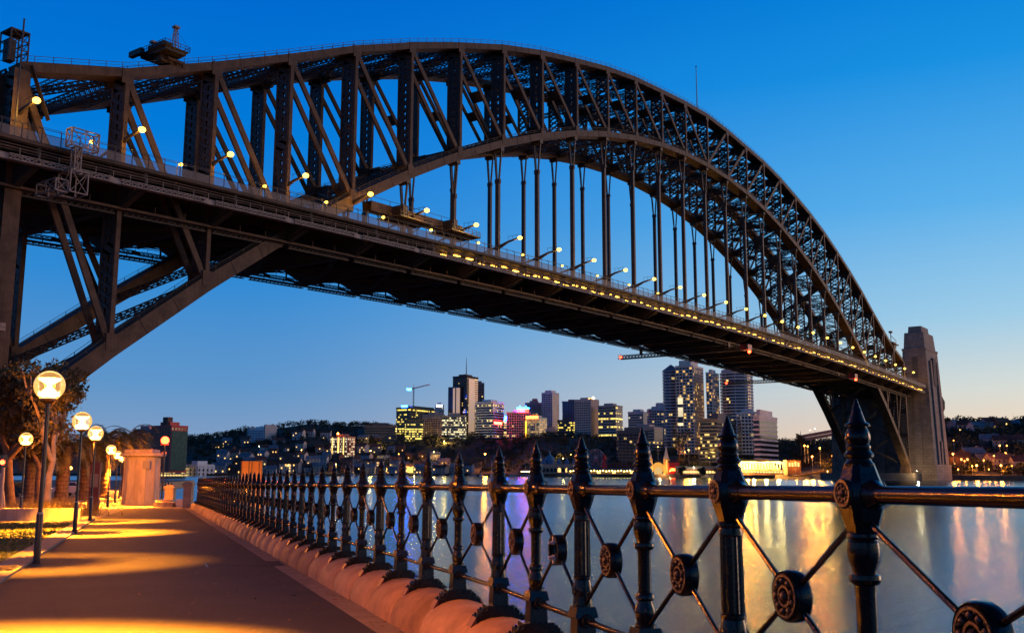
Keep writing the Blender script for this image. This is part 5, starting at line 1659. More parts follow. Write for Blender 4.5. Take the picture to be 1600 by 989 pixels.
o, wl, wr, h = T('office_block', 'dark block with a glowing yellow base and a blue edge strip', 872, 872, 901, 657, 702, 1500, (.09, .08, .09), DARK, (1.0, .72, .12), .28, 3, 3.6, 3.2, 'bands', row=.3)
m_ = MB(); m_.box(-wl * .8, -.5, -1.2, -.6, 6, 15); m_.build('lit_lobby', M['hall_light'], o)
m_ = MB(); m_.box(-wl * .4, -.5, -1.2, -.6, h - 1, h + .6); m_.build('edge_strip', mat('blue_strip', (.02, .05, .4), .5), o)
T('office_tower', 'deep blue glass block with a red brown top behind the teal tower', 879, 879, 917, 628, 690, 1650, (.05, .07, .12), BLUEG, LY, .03, 2, 3.6, 4, 'fins')
o, wl, wr, h = T('office_tower', 'teal glass tower with a floodlight glaring from its roof', 899, 922, 937, 625, 702, 1480, (.30, .25, .25), (.035, .085, .11), LW_, .10, 1.6, 3.6, 3.4, 'grid', piers=.4)
m_ = MB(); m_.sphere((0, wr * .4, h + 3.5), 2.0, 10, 8); m_.build('roof_light', M['yellow_far'], o)
m_ = MB(); m_.box(.6, 1.4, -.5, wr, 0, h + 2); m_.build('side_wall', mat('pink_wall', (.42, .30, .28), .8), o)
T('office_tower', 'dark banded tower with rows of yellow lit floors', 936, 962, 975, 634, 702, 1460, (.22, .19, .18), DARK, (1.0, .70, .14), .30, 3.2, 4.0, 3.4, 'bands', row=.62)
T('apartment_block', 'small grey flat topped block on the ridge before the apartment cluster', 983, 1005, 1016, 644, 690, 1350, (.26, .25, .27), DARK, LW_, .12, 1.8, 3.3, 3.4, 'bands')
T('apartment_block', 'grey stepped apartments rising to the round blue tower', 1014, 1014, 1038, 640, 690, 1300, (.24, .22, .25), DARK, LY, .1, 2, 3.3, 3.4, 'grid', roofs=((.0, .45, 8, 0),))
T('apartment_block', 'wide brown terraced block below the grey ridge flats', 985, 1022, 1040, 668, 700, 1180, (.22, .18, .17), DARK, LY, .12, 2, 3.4, 4, 'bands')
T('apartment_block', 'dark low block left of the fun park gate', 966, 966, 1012, 674, 715, 1050, (.08, .085, .09), (.02, .03, .04), LY, .05, 2, 3.4, 4, 'grid')


def round_tower(label, u0, u1, yt, yb, D, wall, glass, lit, frac, cap):
    r0, ztop = rz(u0, yt, D); r1 = rz(u1, yt, D)[0]; zb = max(1, rz(u0, yb, D)[1]) - 6
    h = ztop - zb; ra = (r1 - r0) / 2
    o = thing('apartment_tower', label, 'building', W((r0 + r1) / 2, D + ra, zb), -YAW)
    m_ = MB(); m_.lathe([(ra * .88, 0), (ra * .88, h)], 20); m_.build('glazing', facade_glass('glazing', glass, lit, frac, 2.4, 3.4, 3.3, .3, .1), o)
    m_ = MB()
    for k in range(int(h / 3.3) + 1): m_.lathe([(ra * .87, k * 3.3), (ra, k * 3.3), (ra, k * 3.3 + 1.15), (ra * .87, k * 3.3 + 1.15)], 20, cap=False)
    m_.build('balcony_ring', mat('balcony', tuple(min(.8, c * 1.5) for c in wall), .8, noise=.1), o)
    m_ = MB()
    for k in range(10):
        a_ = k * math.pi / 5; m_.bars([(ra * .97 * math.cos(a_), ra * .97 * math.sin(a_), 0)], [(ra * .97 * math.cos(a_), ra * .97 * math.sin(a_), h)], .5)
    m_.build('pier', mat('balcony_pier', wall, .8, noise=.1), o)
    m_ = MB()
    if cap == 'cone': m_.lathe([(ra * 1.02, h), (ra * .98, h + 1), (.5, h + 7.5)], 20)
    else: m_.lathe([(ra * .9, h), (ra * .9, h + 3), (ra * .5, h + 3.1), (ra * .5, h + 6)], 20)
    m_.build('roof', M['tile_grey'] if cap == 'cone' else mat('balcony_roof', wall, .8), o)
    return o


round_tower('round blue grey apartment tower with balconies and a low conical roof', 1037, 1064, 579, 690, 1080, (.26, .29, .36), (.03, .05, .09), LY, .08, 'cone')
o, wl, wr, h = T('apartment_tower', 'broad cream gridded apartment tower, tallest of the cluster', 1058, 1082, 1106, 572, 700, 1060, (.40, .31, .27), DARK, (1.0, .55, .12), .10, 2.6, 3.3, 3.6, 'grid', row=0, roofs=((.2, .9, 6, 0),))
m_ = MB(); m_.box(-wl * .9, -wl * .62, -1.2, -.6, 30, h * .65); m_.build('glazed_stair', facade_glass('stair_glass', TEAL, LW_, .75, 1.6, 40, 3.3, .5), o)
T('apartment_tower', 'cream gridded apartment tower with recessed dark bay, right part of the broad cluster', 1104, 1112, 1128, 583, 702, 1050, (.40, .31, .27), DARK, (1.0, .50, .10), .14, 2.6, 3.3, 3.6, 'grid', row=0)
round_tower('white round fronted apartment tower with balconies, behind the orange lit gantry end', 1130, 1182, 580, 690, 1060, (.46, .44, .46), (.04, .05, .07), (1.0, .6, .15), .07, 'flat')
T('apartment_block', 'dark terraced apartments below the cream towers', 1096, 1120, 1168, 655, 712, 920, (.13, .11, .11), DARK, (1.0, .7, .2), .12, 2.2, 3.3, 3.4, 'bands', roofs=((.1, .5, 5, 0),))
T('apartment_block', 'pale stepped apartments between the terraced block and the banded office', 1158, 1158, 1184, 645, 700, 960, (.32, .29, .30), DARK, LY, .08, 2, 3.3, 3.5, 'grid')
T('office_block', 'dark glass office block with pale floor bands at the right of the skyline', 1178, 1186, 1237, 650, 708, 850, (.34, .31, .29), (.012, .016, .018), LW_, .04, 1.4, 4.2, 4, 'bands', row=.3, roofs=((.3, .9, 5, 0),))

# ------------------------------------------------------------------ fun park and pool on the far waterfront
def place(name, label, cat, u, y, D, group=None, z=None):
    r, zz = rz(u, y, D)
    return thing(name, label, cat, W(r, D, z if z is not None else 2.6), -YAW, group)


def mw(D): return D / FPX     # metres per photo pixel


D = 925; k = mw(D)
o = place('pavilion', 'long cream pavilion with arched windows and small blue spires', 'building', 874, 745, D)
m_ = MB(); m_.box(-27 * k, 27 * k, 0, 14, 0, 15 * k); m_.build('wall', mat('pavilion_wall', (.48, .33, .24), .8, noise=.15, scale=.2), o)
for j in range(9):
    m_ = MB(); x = (-24 + j * 6) * k
    a_ = np.linspace(0, math.pi, 9); v = [(x - 1.4, -.3, 3 * k), (x + 1.4, -.3, 3 * k)] + [(x + 1.4 * math.cos(t), -.3, 7 * k + 1.4 * math.sin(t)) for t in a_]
    v2 = [(p[0], .1, p[2]) for p in v]; n_ = len(v)
    m_.add(v + v2, [tuple(range(n_)), tuple(range(n_, 2 * n_))[::-1]] + [(q__, n_ + q__, n_ + (q__ + 1) % n_, (q__ + 1) % n_) for q__ in range(n_)])
    m_.build('arched_window', M['win_warm'] if j in (4, 6) else M['black'], o)
for j, x in enumerate((-24, -12, 0, 12, 24)):
    m_ = MB(); m_.frus((x * k - 2, x * k + 2, 2, 6), (x * k - 1.8, x * k + 1.8, 2.2, 5.8), 15 * k, 18 * k); m_.lathe([(2.6, 18 * k), (1.2, 21 * k), (.1, 25 * k)], 8, (x * k, 4, 0)); m_.build('spire', mat('blue_dome', (.10, .20, .34), .6), o)
m_ = MB(); m_.lathe([(4.2, 15 * k), (4.2, 20 * k), (5, 21 * k), (3.6, 26 * k), (1.2, 29 * k), (.6, 33 * k), (.05, 37 * k)], 14, (-14 * k, 7, 0)); m_.build('dome', mat('blue_dome_big', (.12, .24, .36), .5), o, True)
D = 900; k = mw(D)
o = place('ferris_wheel', 'dim ferris wheel behind the fence spike in the fun park', 'ferris wheel', 931, 722, D)
zc = rz(931, 716, D)[1] - 2.6
m_ = MB()
for y in (-1.2, 1.2): m_.torus((0, y, zc), 14 * k, .28, 1, 40, 5); m_.torus((0, y, zc), 10.5 * k, .16, 1, 40, 4)
for j in range(20):
    a_ = j * math.pi / 10
    for y in (-1.2, 1.2): m_.bars([(0, y, zc)], [(14 * k * math.cos(a_), y, zc + 14 * k * math.sin(a_))], .16)
m_.build('wheel', mat('wheel_paint', (.45, .38, .45), .5), o)
for j in range(16):
    a_ = j * math.pi / 8 + .1
    m_ = MB(); m_.lathe([(.3, -1.0), (.9, -.7), (.9, .3), (.1, .9)], 8, (14.3 * k * math.cos(a_), 0, zc + 14.3 * k * math.sin(a_) - .8)); m_.build('gondola', M['red_paint'] if j % 2 else M['wall_cream'], o)
m_ = MB()
for y in (-2.4, 2.4):
    for x in (-7, 7): m_.bars([(x, y * 1.5, 0)], [(0, y, zc)], .5)
m_.build('support', M['red_paint'], o)
o = place('ride_tower', 'small red lit tower ride beside the ferris wheel', 'tower', 944, 735, 880)
m_ = MB(); m_.frus((-3.5, 3.5, -3.5, 3.5), (-1.2, 1.2, -1.2, 1.2), 0, 13); m_.lathe([(3, 13), (.1, 18)], 8); m_.build('shaft', M['red_paint'], o)
m_ = MB(); m_.box(-1.0, 1.0, -4.2, -3.6, 3, 4.2); m_.build('lit_opening', M['gate_light'], o)
D = 890; k = mw(D)
o = place('big_hall', 'fun park hall with a wide shallow curved roof', 'building', 966, 740, D)
m_ = MB(); m_.box(-23 * k, 23 * k, 0, 26, 0, 8 * k); m_.build('wall', mat('hall_wall', (.22, .17, .14), .8), o)
a_ = np.linspace(0, math.pi, 13); m_ = MB(); v = [(24 * k * math.cos(t), y, 8 * k + 10 * k * math.sin(t)) for y in (-.8, 27) for t in a_]; n_ = 13
m_.add(v, [tuple(range(n_)), tuple(range(n_, 2 * n_))[::-1]] + [(j, n_ + j, n_ + j + 1, j + 1) for j in range(n_ - 1)]); m_.build('roof', M['tile_brown'], o)
o = place('waterfront_shed', 'long low dark shed with a string of small lights along the water', 'building', 950, 746, 862)
k = mw(862)
m_ = MB(); m_.box(-62 * k, 62 * k, 0, 10, 0, 6 * k); m_.build('wall', M['granite_dark'], o)
m_ = MB(); m_.frus((-63 * k, 63 * k, -1, 11), (-62 * k, 62 * k, 4, 6), 6 * k, 9.5 * k); m_.build('roof', mat('dark_roof', (.05, .06, .08), .7), o)
sm_ = MB(); sm_.sphere((0, 0, 0), .42, 8, 6); sme_ = sm_.mesh('string_light', M['yellow_far'])
for j in range(26): link('string_light', sme_, o, ((-58 + j * 4.6) * k, -1.3, 4.6 * k + .3 * (j % 3)))
for j in (3, 9, 14, 20):
    m_ = MB(); m_.box((-58 + j * 4.6) * k, (-58 + j * 4.6) * k + 3, -.25, .05, .6, 2.6); m_.build('lit_opening', M['win_warm'], o)
# entrance gate: plain lit arch between two stepped towers (no face)
D = 842; k = mw(D)
o = place('entrance_gate', 'orange lit arched entrance gate with two slim stepped towers', 'gate', 1029, 745, D)
a_ = np.linspace(0, math.pi, 15); R1 = 10 * k
v = []
for y in (0, 3):
    v += [(R1 * math.cos(t), y, 7 * k + R1 * 1.15 * math.sin(t)) for t in a_] + [(.62 * R1 * math.cos(t), y, 4 * k + R1 * .75 * math.sin(t)) for t in a_[::-1]] 
n_ = 30
m_ = MB(); m_.add(v, [(j, j + 1, 28 - j, 29 - j) for j in range(14)] + [(n_ + j + 1, n_ + j, n_ + 29 - j, n_ + 28 - j) for j in range(14)] + [(j, n_ + j, n_ + (j + 1) % n_, (j + 1) % n_) for j in range(n_)])
m_.build('arch', glow('gate_panel', (1, .45, .08), .9), o)
m_ = MB(); m_.box(-R1 * .6, R1 * .6, 1.2, 1.8, 0, 12 * k); m_.build('screen', glow('gate_screen', (1, .62, .22), .8), o)
m_ = MB()
for j in range(9):
    t = math.pi * (j + .5) / 9; m_.bars([(R1 * 1.02 * math.cos(t), 1.5, 7 * k + R1 * 1.17 * math.sin(t))], [(R1 * 1.35 * math.cos(t), 1.5, 7 * k + R1 * 1.5 * math.sin(t))], .5)
m_.build('ray', M['tile_brown'], o)
for sx in (-1, 1):
    m_ = MB(); x = sx * 13 * k
    m_.frus((x - 2.6, x + 2.6, -.5, 4.5), (x - 2.3, x + 2.3, -.2, 4.2), 0, 24 * k); m_.build('tower', mat('gate_tower', (.75, .45, .16), .7, noise=.1), o)
    m_ = MB(); m_.frus((x - 2, x + 2, 0, 4), (x - 1.5, x + 1.5, .5, 3.5), 24 * k, 30 * k); m_.frus((x - 1.4, x + 1.4, .6, 3.4), (x - .15, x + .15, 1.85, 2.15), 30 * k, 44 * k); m_.build('tower_spire', M['wall_white'], o)
    m_ = MB(); m_.box(x - .5, x + .5, -.75, -.3, 2, 22 * k); m_.build('glowing_strip', M['gate_light'], o)
for (x, e) in ((0, 9000), (16 * k, 5000)):
    ld = bpy.data.lights.new('gate_floodlight', 'POINT'); ld.energy = e; ld.color = (1, .5, .12); ld.shadow_soft_size = .5
    link('gate_floodlight', ld, o, (x, -7, 3))
o = place('red_kiosk', 'small red lit building right of the gate tower', 'building', 1054, 746, 835)
m_ = MB(); m_.box(-4.4, 4.4, 0, 8, 0, 10); m_.build('wall', M['red_paint'], o)
m_ = MB(); m_.box(-3, 3, -.4, 0, 3, 5); m_.build('sign', M['sign_orange'], o)
m_ = MB(); m_.frus((-5, 5, -.5, 8.5), (-2, 2, 3, 5), 10, 12.5); m_.build('roof', M['tile_brown'], o)
D = 800; k = mw(D)
o = place('market_hall', 'long waterfront hall with brightly lit windows behind dark trees', 'building', 1100, 745, D)
m_ = MB(); m_.box(-40 * k, 32 * k, .6, 14, 0, 9 * k); m_.build('wall', M['wall_brick'], o)
for j in range(17):
    m_ = MB(); x = (-38 + j * 4.2) * k; m_.box(x, x + 2.8 * k, .2, .56, 1.2, 5.5 * k); m_.build('lit_window', M['hall_light'] if j % 3 else M['win_warm'], o)
m_ = MB(); m_.frus((-41 * k, 33 * k, -.5, 15), (-40 * k, 32 * k, 5, 9), 9 * k, 13 * k); m_.build('roof', mat('hall_roof', (.16, .17, .12), .7), o)
D = 735; k = mw(D)
o = place('pool_grandstand', 'brightly lit swimming pool grandstand with sloping seats and white frame', 'grandstand', 1192, 745, D)
m_ = MB()
for j in range(9): m_.box(-42 * k, 28 * k - j * .8, j * 1.3, j * 1.3 + 1.25, 8 * k, 8 * k + j * .95)
m_.build('seating', mat('green_seats', (.34, .38, .10), .6, noise=.2, scale=.5), o)
m_ = MB(); m_.box(-46 * k, 44 * k, 0, 12, 0, 7.9 * k); m_.build('wall', M['wall_brick'], o)
m_ = MB()
for j in range(18): x = (-42 + j * 4.6) * k; m_.bars([(x, 0, 8 * k)], [(x, 0, 19 * k)], .3)
m_.box(-44 * k, 40 * k, -.6, 12.5, 19 * k, 20 * k); m_.build('canopy_frame', M['wall_white'], o)
for j in range(20):
    m_ = MB(); x = (-45 + j * 4.5) * k; m_.box(x, x + 2.9 * k, -.35, -.02, 1.5, 5.2 * k); m_.build('lit_window', M['win_warm'] if j % 2 else M['hall_light'], o)
for j in range(12):
    m_ = MB(); x = (-40 + j * 7) * k; m_.box(x, x + 3.6 * k, 3, 3.4, 18 * k - .5, 18 * k - .1); m_.build('tube_light', M['hall_light'], o)
for j in range(4):
    ld = bpy.data.lights.new('pool_floodlight', 'POINT'); ld.energy = 22000; ld.color = (1, .62, .14); ld.shadow_soft_size = 1.0
    link('pool_floodlight', ld, o, ((-34 + j * 19) * k, -2.5, 17 * k))
o = place('brick_clubhouse', 'brick building with tall yellow windows beside the grandstand', 'building', 1240, 742, 720)
k = mw(720)
m_ = MB(); m_.box(-9 * k, 12 * k, 0, 10, 0, 22 * k); m_.build('wall', mat('clubhouse', (.30, .17, .08), .8), o)
for j in range(4):
    m_ = MB(); x = (-7 + j * 4.6) * k; m_.box(x, x + 2.5 * k, -.4, 0, 13 * k, 19 * k); m_.build('lit_window', M['win_warm'], o)
m_ = MB(); m_.box(-10 * k, 13 * k, -.6, 10.5, 22 * k, 23 * k); m_.build('roof', M['tile_brown'], o)

# ------------------------------------------------------------------ lights along the opposite shore
def shore_lamp(u, y, D, kind, label, r=.55, w=None, col=(1, .33, .04)):
    p = at(u, y, D); zb = max(2.0, p[2] - 9)
    o = thing('shore_lamp', label, 'lamp', (p[0], p[1], zb), group='street lights on the opposite shore')
    m_ = MB(); m_.tube([(0, 0, -4), (0, 0, p[2] - zb)], .14, 5); m_.build('pole', M['mast'], o)
    m_ = MB(); m_.sphere((0, 0, p[2] - zb), r * .6, 10, 8); m_.build('lantern', M[kind], o, True)
    if w:
        ld = bpy.data.lights.new('lamp_light', 'POINT'); ld.energy = w; ld.color = col; ld.shadow_soft_size = r * 1.1
        link('lamp_light', ld, o, (0, 0, p[2] - zb))


OR, YE, WH = 'sodium_far', 'yellow_far', 'white_far'
SL_ = [(758, 709, 1230, OR, 'large orange light on the dark hillside below the white banded tower', 1.9), (784, 711, 1220, OR, 'small orange light right of the large orange hillside light', .9),
       (623, 709, 1230, OR, 'small orange light above the fence spikes on the left hillside', .9), (678, 706, 1280, YE, 'yellow tree lit lamp on the hillside below the lit blocks', 1.0),
       (579, 704, 1290, YE, 'yellow lamp in trees left of the unfinished tower', 1.2), (612, 734, 1175, YE, 'yellow quay lamp left of the moored masts', 1.0),
       (648, 733, 1175, YE, 'second yellow quay lamp among the moored masts', 1.1), (656, 742, 1168, YE, 'low yellow light at the water below the second quay lamp', .7),
       (451, 727, 1060, YE, 'yellow light over the left waterfront houses', 1.1), (525, 725, 1090, YE, 'yellow light above the waterfront right of the brick block', .8),
       (471, 703, 1190, YE, 'pair of yellow lamps low on the left hillside', .8), (405, 697, 1330, WH, 'white light at the foot of the blue office block', .9),
       (830, 724, 1150, YE, 'yellow lamp beside the pavilion dome', .9), (880, 716, 1110, YE, 'yellow lamp on the slope above the pavilion', 1.0), (884, 719, 1105, YE, 'lower yellow lamp on the slope above the pavilion', .8),
       (892, 710, 1150, YE, 'small yellow lamp high on the slope above the pavilion', .6),
       (1028, 698, 900, YE, 'small lamp above the entrance gate', .5), (1076, 703, 900, YE, 'warm lamp among the trees below the broad cream tower', .8), (1092, 700, 890, OR, 'orange lamp under the trees below the cream towers', .8),
       (1084, 730, 795, WH, 'white glaring lamp in front of the market hall', .7),
       (1257, 696, 760, OR, 'orange road light left of the spike, upper of three', .9), (1262, 697, 765, OR, 'orange road light close beside the upper of three', .7), (1281, 700, 745, OR, 'orange road light nearest the arch foot', .9), (1269, 713, 720, OR, 'orange road light lowest of the three by the arch foot', .9),
       (1293, 736, 650, YE, 'small lamp on the shore road left of the bearing', .45),
       (1489, 709, 640, OR, 'bright orange lamp at the right foot of the pylon', .9), (1519, 728, 610, OR, 'orange shore lamp, left of a close pair at the far right', .6), (1526, 727, 606, OR, 'brightest orange shore lamp right of the pylon', 1.0),
       (1564, 727, 602, OR, 'orange shore lamp standing alone at the far right', .9), (1562, 696, 690, OR, 'upper left orange light on the right hillside road', .8), (1573, 696, 690, OR, 'upper right orange light on the right hillside road', .6), (1571, 708, 670, OR, 'orange light below the pair on the right hillside road', .9),
       (1581, 728, 602, OR, 'small orange shore lamp near the right edge', .5), (1490, 688, 700, OR, 'tiny red orange light high beside the pylon', .4), (1440, 729, 600, WH, 'white shore lamp in front of the pylon base', .5),
       (1273, 670, 900, WH, 'white light on the bridge approach road at the skyline', .5), (1266, 672, 905, WH, 'second white light on the approach road at the skyline', .4)]
SL_ += [(1168, 729, 733, OR, 'orange lamp by the pool, right of the second large fence spike', .8), (862, 690, 1500, OR, 'orange street light at the foot of the floodlit tower', 1.2), (591, 694, 1450, YE, 'added yellow light below the low hilltop building', .9),  # the yellow hilltop light is added to brighten the city fronts
        (694, 689, 1500, YE, 'added yellow light at the foot of the stepped office block', 1.1), (760, 699, 1480, WH, 'added white light at the foot of the white banded tower', .9), (1070, 706, 960, OR, 'added orange light below the round blue grey tower', .8), (1140, 706, 880, YE, 'added yellow light in front of the terraced apartments', .7)]  # lights added at the tower feet to brighten the facades
SL_ += [(1497, 733, 604, OR, 'orange shore lamp between the pylon foot and the close pair', .55), (1545, 733, 600, OR, 'low orange shore lamp between the close pair and the lone lamp', .5), (1553, 712, 640, OR, 'orange road light left of the light below the hillside pair', .6),
        (1590, 712, 650, OR, 'orange road light at the right edge on the hillside road', .6), (1537, 719, 625, OR, 'orange light above the low shore lamp at the far right', .55), (1507, 720, 622, OR, 'orange light among trees right of the pylon foot', .5),
        (1300, 712, 690, OR, 'orange light under the arch foot, left of the bearing', .5), (1243, 722, 715, OR, 'orange light at the corner of the brick clubhouse', .5), (1108, 715, 850, OR, 'orange light on the slope behind the market hall', .6)]
WATT = {1497: 1200, 1545: 1200, 1553: 1500, 1590: 1500, 1537: 1200, 1507: 1200, 1300: 3000, 1243: 3000, 1108: 3000,
        758: 60000, 784: 6000, 612: 14000, 648: 22000, 451: 9000, 1168: 60000, 1257: 28000, 1281: 22000, 1269: 22000, 1489: 7000, 1526: 9000, 1564: 7000, 1571: 4000, 1440: 9000, 1293: 9000, 1076: 9000,
        862: 60000, 591: 16000, 694: 40000, 760: 30000, 1070: 12000, 1140: 14000, 678: 12000, 880: 9000, 579: 8000, 525: 5000, 1084: 4000}
for (u, y, D, kd, lab, r) in SL_:
    shore_lamp(u, y, D, kd, lab, r * .9, WATT[u] * 2.3 if u in WATT else None, {'sodium_far': (1, .27, .02), 'yellow_far': (1, .58, .10), 'white_far': (1, .80, .5)}[kd])

# ------------------------------------------------------------------ houses on the hillsides
walls = [('white', M['wall_white']), ('cream', M['wall_cream']), ('red brick', M['wall_brick']), ('grey', M['wall_grey'])]
roofs = [('red tiled', M['tile_red']), ('grey metal', M['tile_grey']), ('brown tiled', M['tile_brown'])]


def house(label, pos, w, d, h, yaw_, wm, rm, lit):
    o = thing('hillside_house', label, 'house', pos, yaw_, 'houses on the opposite hillsides')
    m_ = MB(); m_.box(-w / 2, w / 2, -d / 2, d / 2, -4, h)
    rh = min(w, d) * .36
    m_.add([(-w / 2, -d / 2, h), (-w / 2, d / 2, h), (-w / 2, 0, h + rh), (w / 2, -d / 2, h), (w / 2, d / 2, h), (w / 2, 0, h + rh)], [(0, 2, 1), (3, 4, 5)])
    m_.build('wall', wm, o)
    m_ = MB()
    for s_ in (-1, 1):
        a_ = np.array([-w / 2 - .5, s_ * (d / 2 + .6), h - .4]); b_ = np.array([w / 2 + .5, s_ * (d / 2 + .6), h - .4]); c = np.array([w / 2 + .5, 0, h + rh + .1]); e = np.array([-w / 2 - .5, 0, h + rh + .1])
        up_ = np.array([0, 0, .3])
        m_.addq([a_, b_, c, e, a_ + up_, b_ + up_, c + up_, e + up_], MB.Q)
    m_.bars([(w * .25, d * .1, h + rh * .5)], [(w * .25, d * .1, h + rh + 1.3)], .9)
    m_.build('roof', rm, o)
    nw = max(2, int(w / 3.2))
    for fl_ in range(max(1, int(h / 3))):
        for j in range(nw):
            x = -w / 2 + w * (j + .5) / nw; z = 1.0 + fl_ * 3
            m_ = MB(); m_.box(x - .6, x + .6, -d / 2 - .12, -d / 2 + .02, z, z + 1.5)
            m_.build('window', M['win_warm'] if rng.random() < lit else M['black'], o)


ROWS = [(12, 338, 740, 21, 'waterfront'), (75, 345, 700, 19, 'second'), (150, 335, 690, 17, 'third'), (240, 330, 640, 14, 'fourth'), (350, 320, 600, 11, 'highest')]
for (s0, ua, ub, cnt, rn) in ROWS:
    for j in range(cnt):
        u = ua + (ub - ua) * (j + .5 + rng.uniform(-.25, .25)) / cnt; s_ = s0 + rng.uniform(-6, 25)
        wi = int(rng.choice(4, p=[.36, .26, .24, .14])); ri = int(rng.integers(0, 3))
        w, d_, h = rng.uniform(9, 17), rng.uniform(8, 11), rng.choice([4.5, 6.5, 7.5, 9.5])
        house(f'{walls[wi][0]} house, {roofs[ri][0]} roof, {ORD[j]} from left, {rn} row, left hillside', shore(u, s_), w, d_, h, -YAW + rng.uniform(-.5, .5), walls[wi][1], roofs[ri][1], .18)
for (s0, ua, ub, cnt, rn) in [(60, 1492, 1600, 6, 'lower'), (140, 1488, 1600, 6, 'middle'), (240, 1486, 1600, 6, 'upper')]:
    for j in range(cnt):
        u = ua + (ub - ua) * (j + .5 + rng.uniform(-.25, .25)) / cnt; s_ = s0 + rng.uniform(-6, 25)
        wi = int(rng.choice(4, p=[.2, .35, .2, .25])); ri = int(rng.integers(0, 3))
        house(f'{walls[wi][0]} house, {roofs[ri][0]} roof, {ORD[j]} from left, {rn} row right of pylon', shore(u, s_), rng.uniform(9, 15), 9, rng.choice([4.5, 6.5]), -YAW + rng.uniform(-.5, .5), walls[wi][1], roofs[ri][1], .06)
o = thing('church', 'dark church with a square tower on the left skyline', 'church', W(*(lambda q: (q[0], 1640))(rz(484, 690, 1640)), rz(484, 688, 1640)[1]), -YAW)
m_ = MB(); m_.box(-55, 60, 0, 14, -12, 8); m_.build('nave', M['wall_brick'], o)
m_ = MB(); m_.frus((-56, 61, -1, 15), (-54, 59, 6.5, 7.5), 8, 13); m_.build('roof', M['tile_brown'], o)
m_ = MB(); m_.box(-3.2, 3.2, -2, 4, 0, 20); m_.frus((-3.4, 3.4, -2.2, 4.2), (-1.4, 1.4, -.4, 2.4), 20, 23); m_.bars([(0, 1, 23)], [(0, 1, 30)], .3); m_.build('tower', M['wall_brick'], o)

# wooded hillsides
wood = MB()
C_, S_ = [], []
for j in range(3000):
    u = rng.uniform(180, 1330) if rng.random() < .84 else rng.uniform(1470, 1640)
    L = float(np.interp(u, SU, SL))
    s_ = rng.uniform(0.01, 1) ** .75 * L * 1.05
    if 820 < u < 1290 and s_ < 95: continue
    p = shore(u, s_); hh_ = rng.uniform(4, 8.5) if s_ < 300 else rng.uniform(5, 11)
    p[2] += hh_ * .42
    C_.append(p); S_.append(hh_ * .62)
leaf_cloud(wood, C_, S_, 44, 1.25, .8, 77)
structure(wood.build('wooded_slopes', M['far_leaf']), 'stuff')


def far_tree(label, u, y0, y1, D, wpx, kind='round'):
    p = at(u, y1, D); q_ = at(u, y0, D); h = q_[2] - p[2]; w = wpx * D / FPX / 2
    o = thing('far_tree', label, 'tree', p, group='single trees on the opposite shore')
    m_ = MB(); m_.tube([(0, 0, -3), (0, 0, h * .6), (.2, 0, h * .85)], [.5, .35, .15], 6); m_.build('trunk', M['palm_bark'], o)
    m_ = MB()
    if kind == 'column': leaf_cloud(m_, [(0, 0, h * t) for t in np.linspace(.15, .95, 8)], [w * (1.15 - .8 * abs(t - .35)) for t in np.linspace(.0, 1, 8)], 60, .9, 1.2, int(u))
    elif kind == 'pine':
        g = np.random.default_rng(int(u)); cs = [(g.uniform(-w, w), g.uniform(-w, w) * .5, h * g.uniform(.6, .95)) for _ in range(9)]
        leaf_cloud(m_, cs, [w * .32] * 9, 70, .8, .5, int(u))
        for c in cs: m_.bars([(0, 0, h * .5)], [c], .25)
    elif kind == 'palm': leaf_cloud(m_, [(0, 0, h * .9)], [w], 120, .9, .7, int(u))
    else:
        g = np.random.default_rng(int(u)); leaf_cloud(m_, [(g.uniform(-w, w) * .6, g.uniform(-w, w) * .6, h * g.uniform(.4, .85)) for _ in range(10)], [w * .5] * 10, 60, 1.0, .8, int(u))
    m_.build('crown', M['far_leaf'], o)


far_tree('dark cypress column standing up from the left skyline', 442, 662, 690, 1600, 5, 'column')
far_tree('flat topped pine on the skyline at the far left', 318, 681, 700, 1500, 16, 'pine')
far_tree('round dark tree on the skyline right of the cypress', 456, 670, 690, 1580, 12)
far_tree('round dark tree on the skyline left of the low hilltop building', 527, 667, 690, 1500, 22)
far_tree('spreading pine on the right skyline', 1547, 652, 672, 860, 38, 'pine')
far_tree('slim palm on the right skyline beside the pylon', 1483, 653, 676, 820, 7, 'palm')
far_tree('dark round tree at the foot of the pylon', 1470, 712, 742, 596, 30)
far_tree('dark tree right of the banded office block', 1252, 668, 705, 860, 18)
far_tree('dark waterfront tree before the market hall', 1066, 728, 747, 792, 12)
far_tree('second dark waterfront tree before the market hall', 1097, 728, 747, 790, 12)
far_tree('third dark waterfront tree, left of the grandstand', 1122, 730, 747, 786, 10)
far_tree('dark bushy tree behind the gate towers', 1062, 668, 715, 960, 44)
far_tree('large dark tree on the right hillside beside the pylon', 1506, 678, 715, 720, 44)
# approach road viaduct on the right
o = thing('road_viaduct', 'pale approach road wall rising to the bridge behind the arch foot', 'wall', (0, 0, 0))
m_ = MB(); p, q_ = at(1252, 682, 900), at(1330, 668, 860)
m_.bars([p, p - (0, 0, 3)], [q_, q_ - (0, 0, 3)], 3, 2.4); m_.build('wall', M['granite'], o)
o = thing('orange_wall', 'low orange lit retaining wall rising along the shore road', 'wall', (0, 0, 0))
p, q_ = at(1232, 748, 700), at(1300, 733, 690)
m_ = MB(); v = [(p[0], p[1], 2), (q_[0], q_[1], 2), (q_[0], q_[1], q_[2]), (p[0], p[1], p[2] + 1.5)]; v += [(a_[0] + 1, a_[1] + 1, a_[2]) for a_ in v]; m_.addq(v, MB.Q); m_.build('wall', mat('ochre_wall', (.45, .2, .06), .8, noise=.2, scale=.3), o)

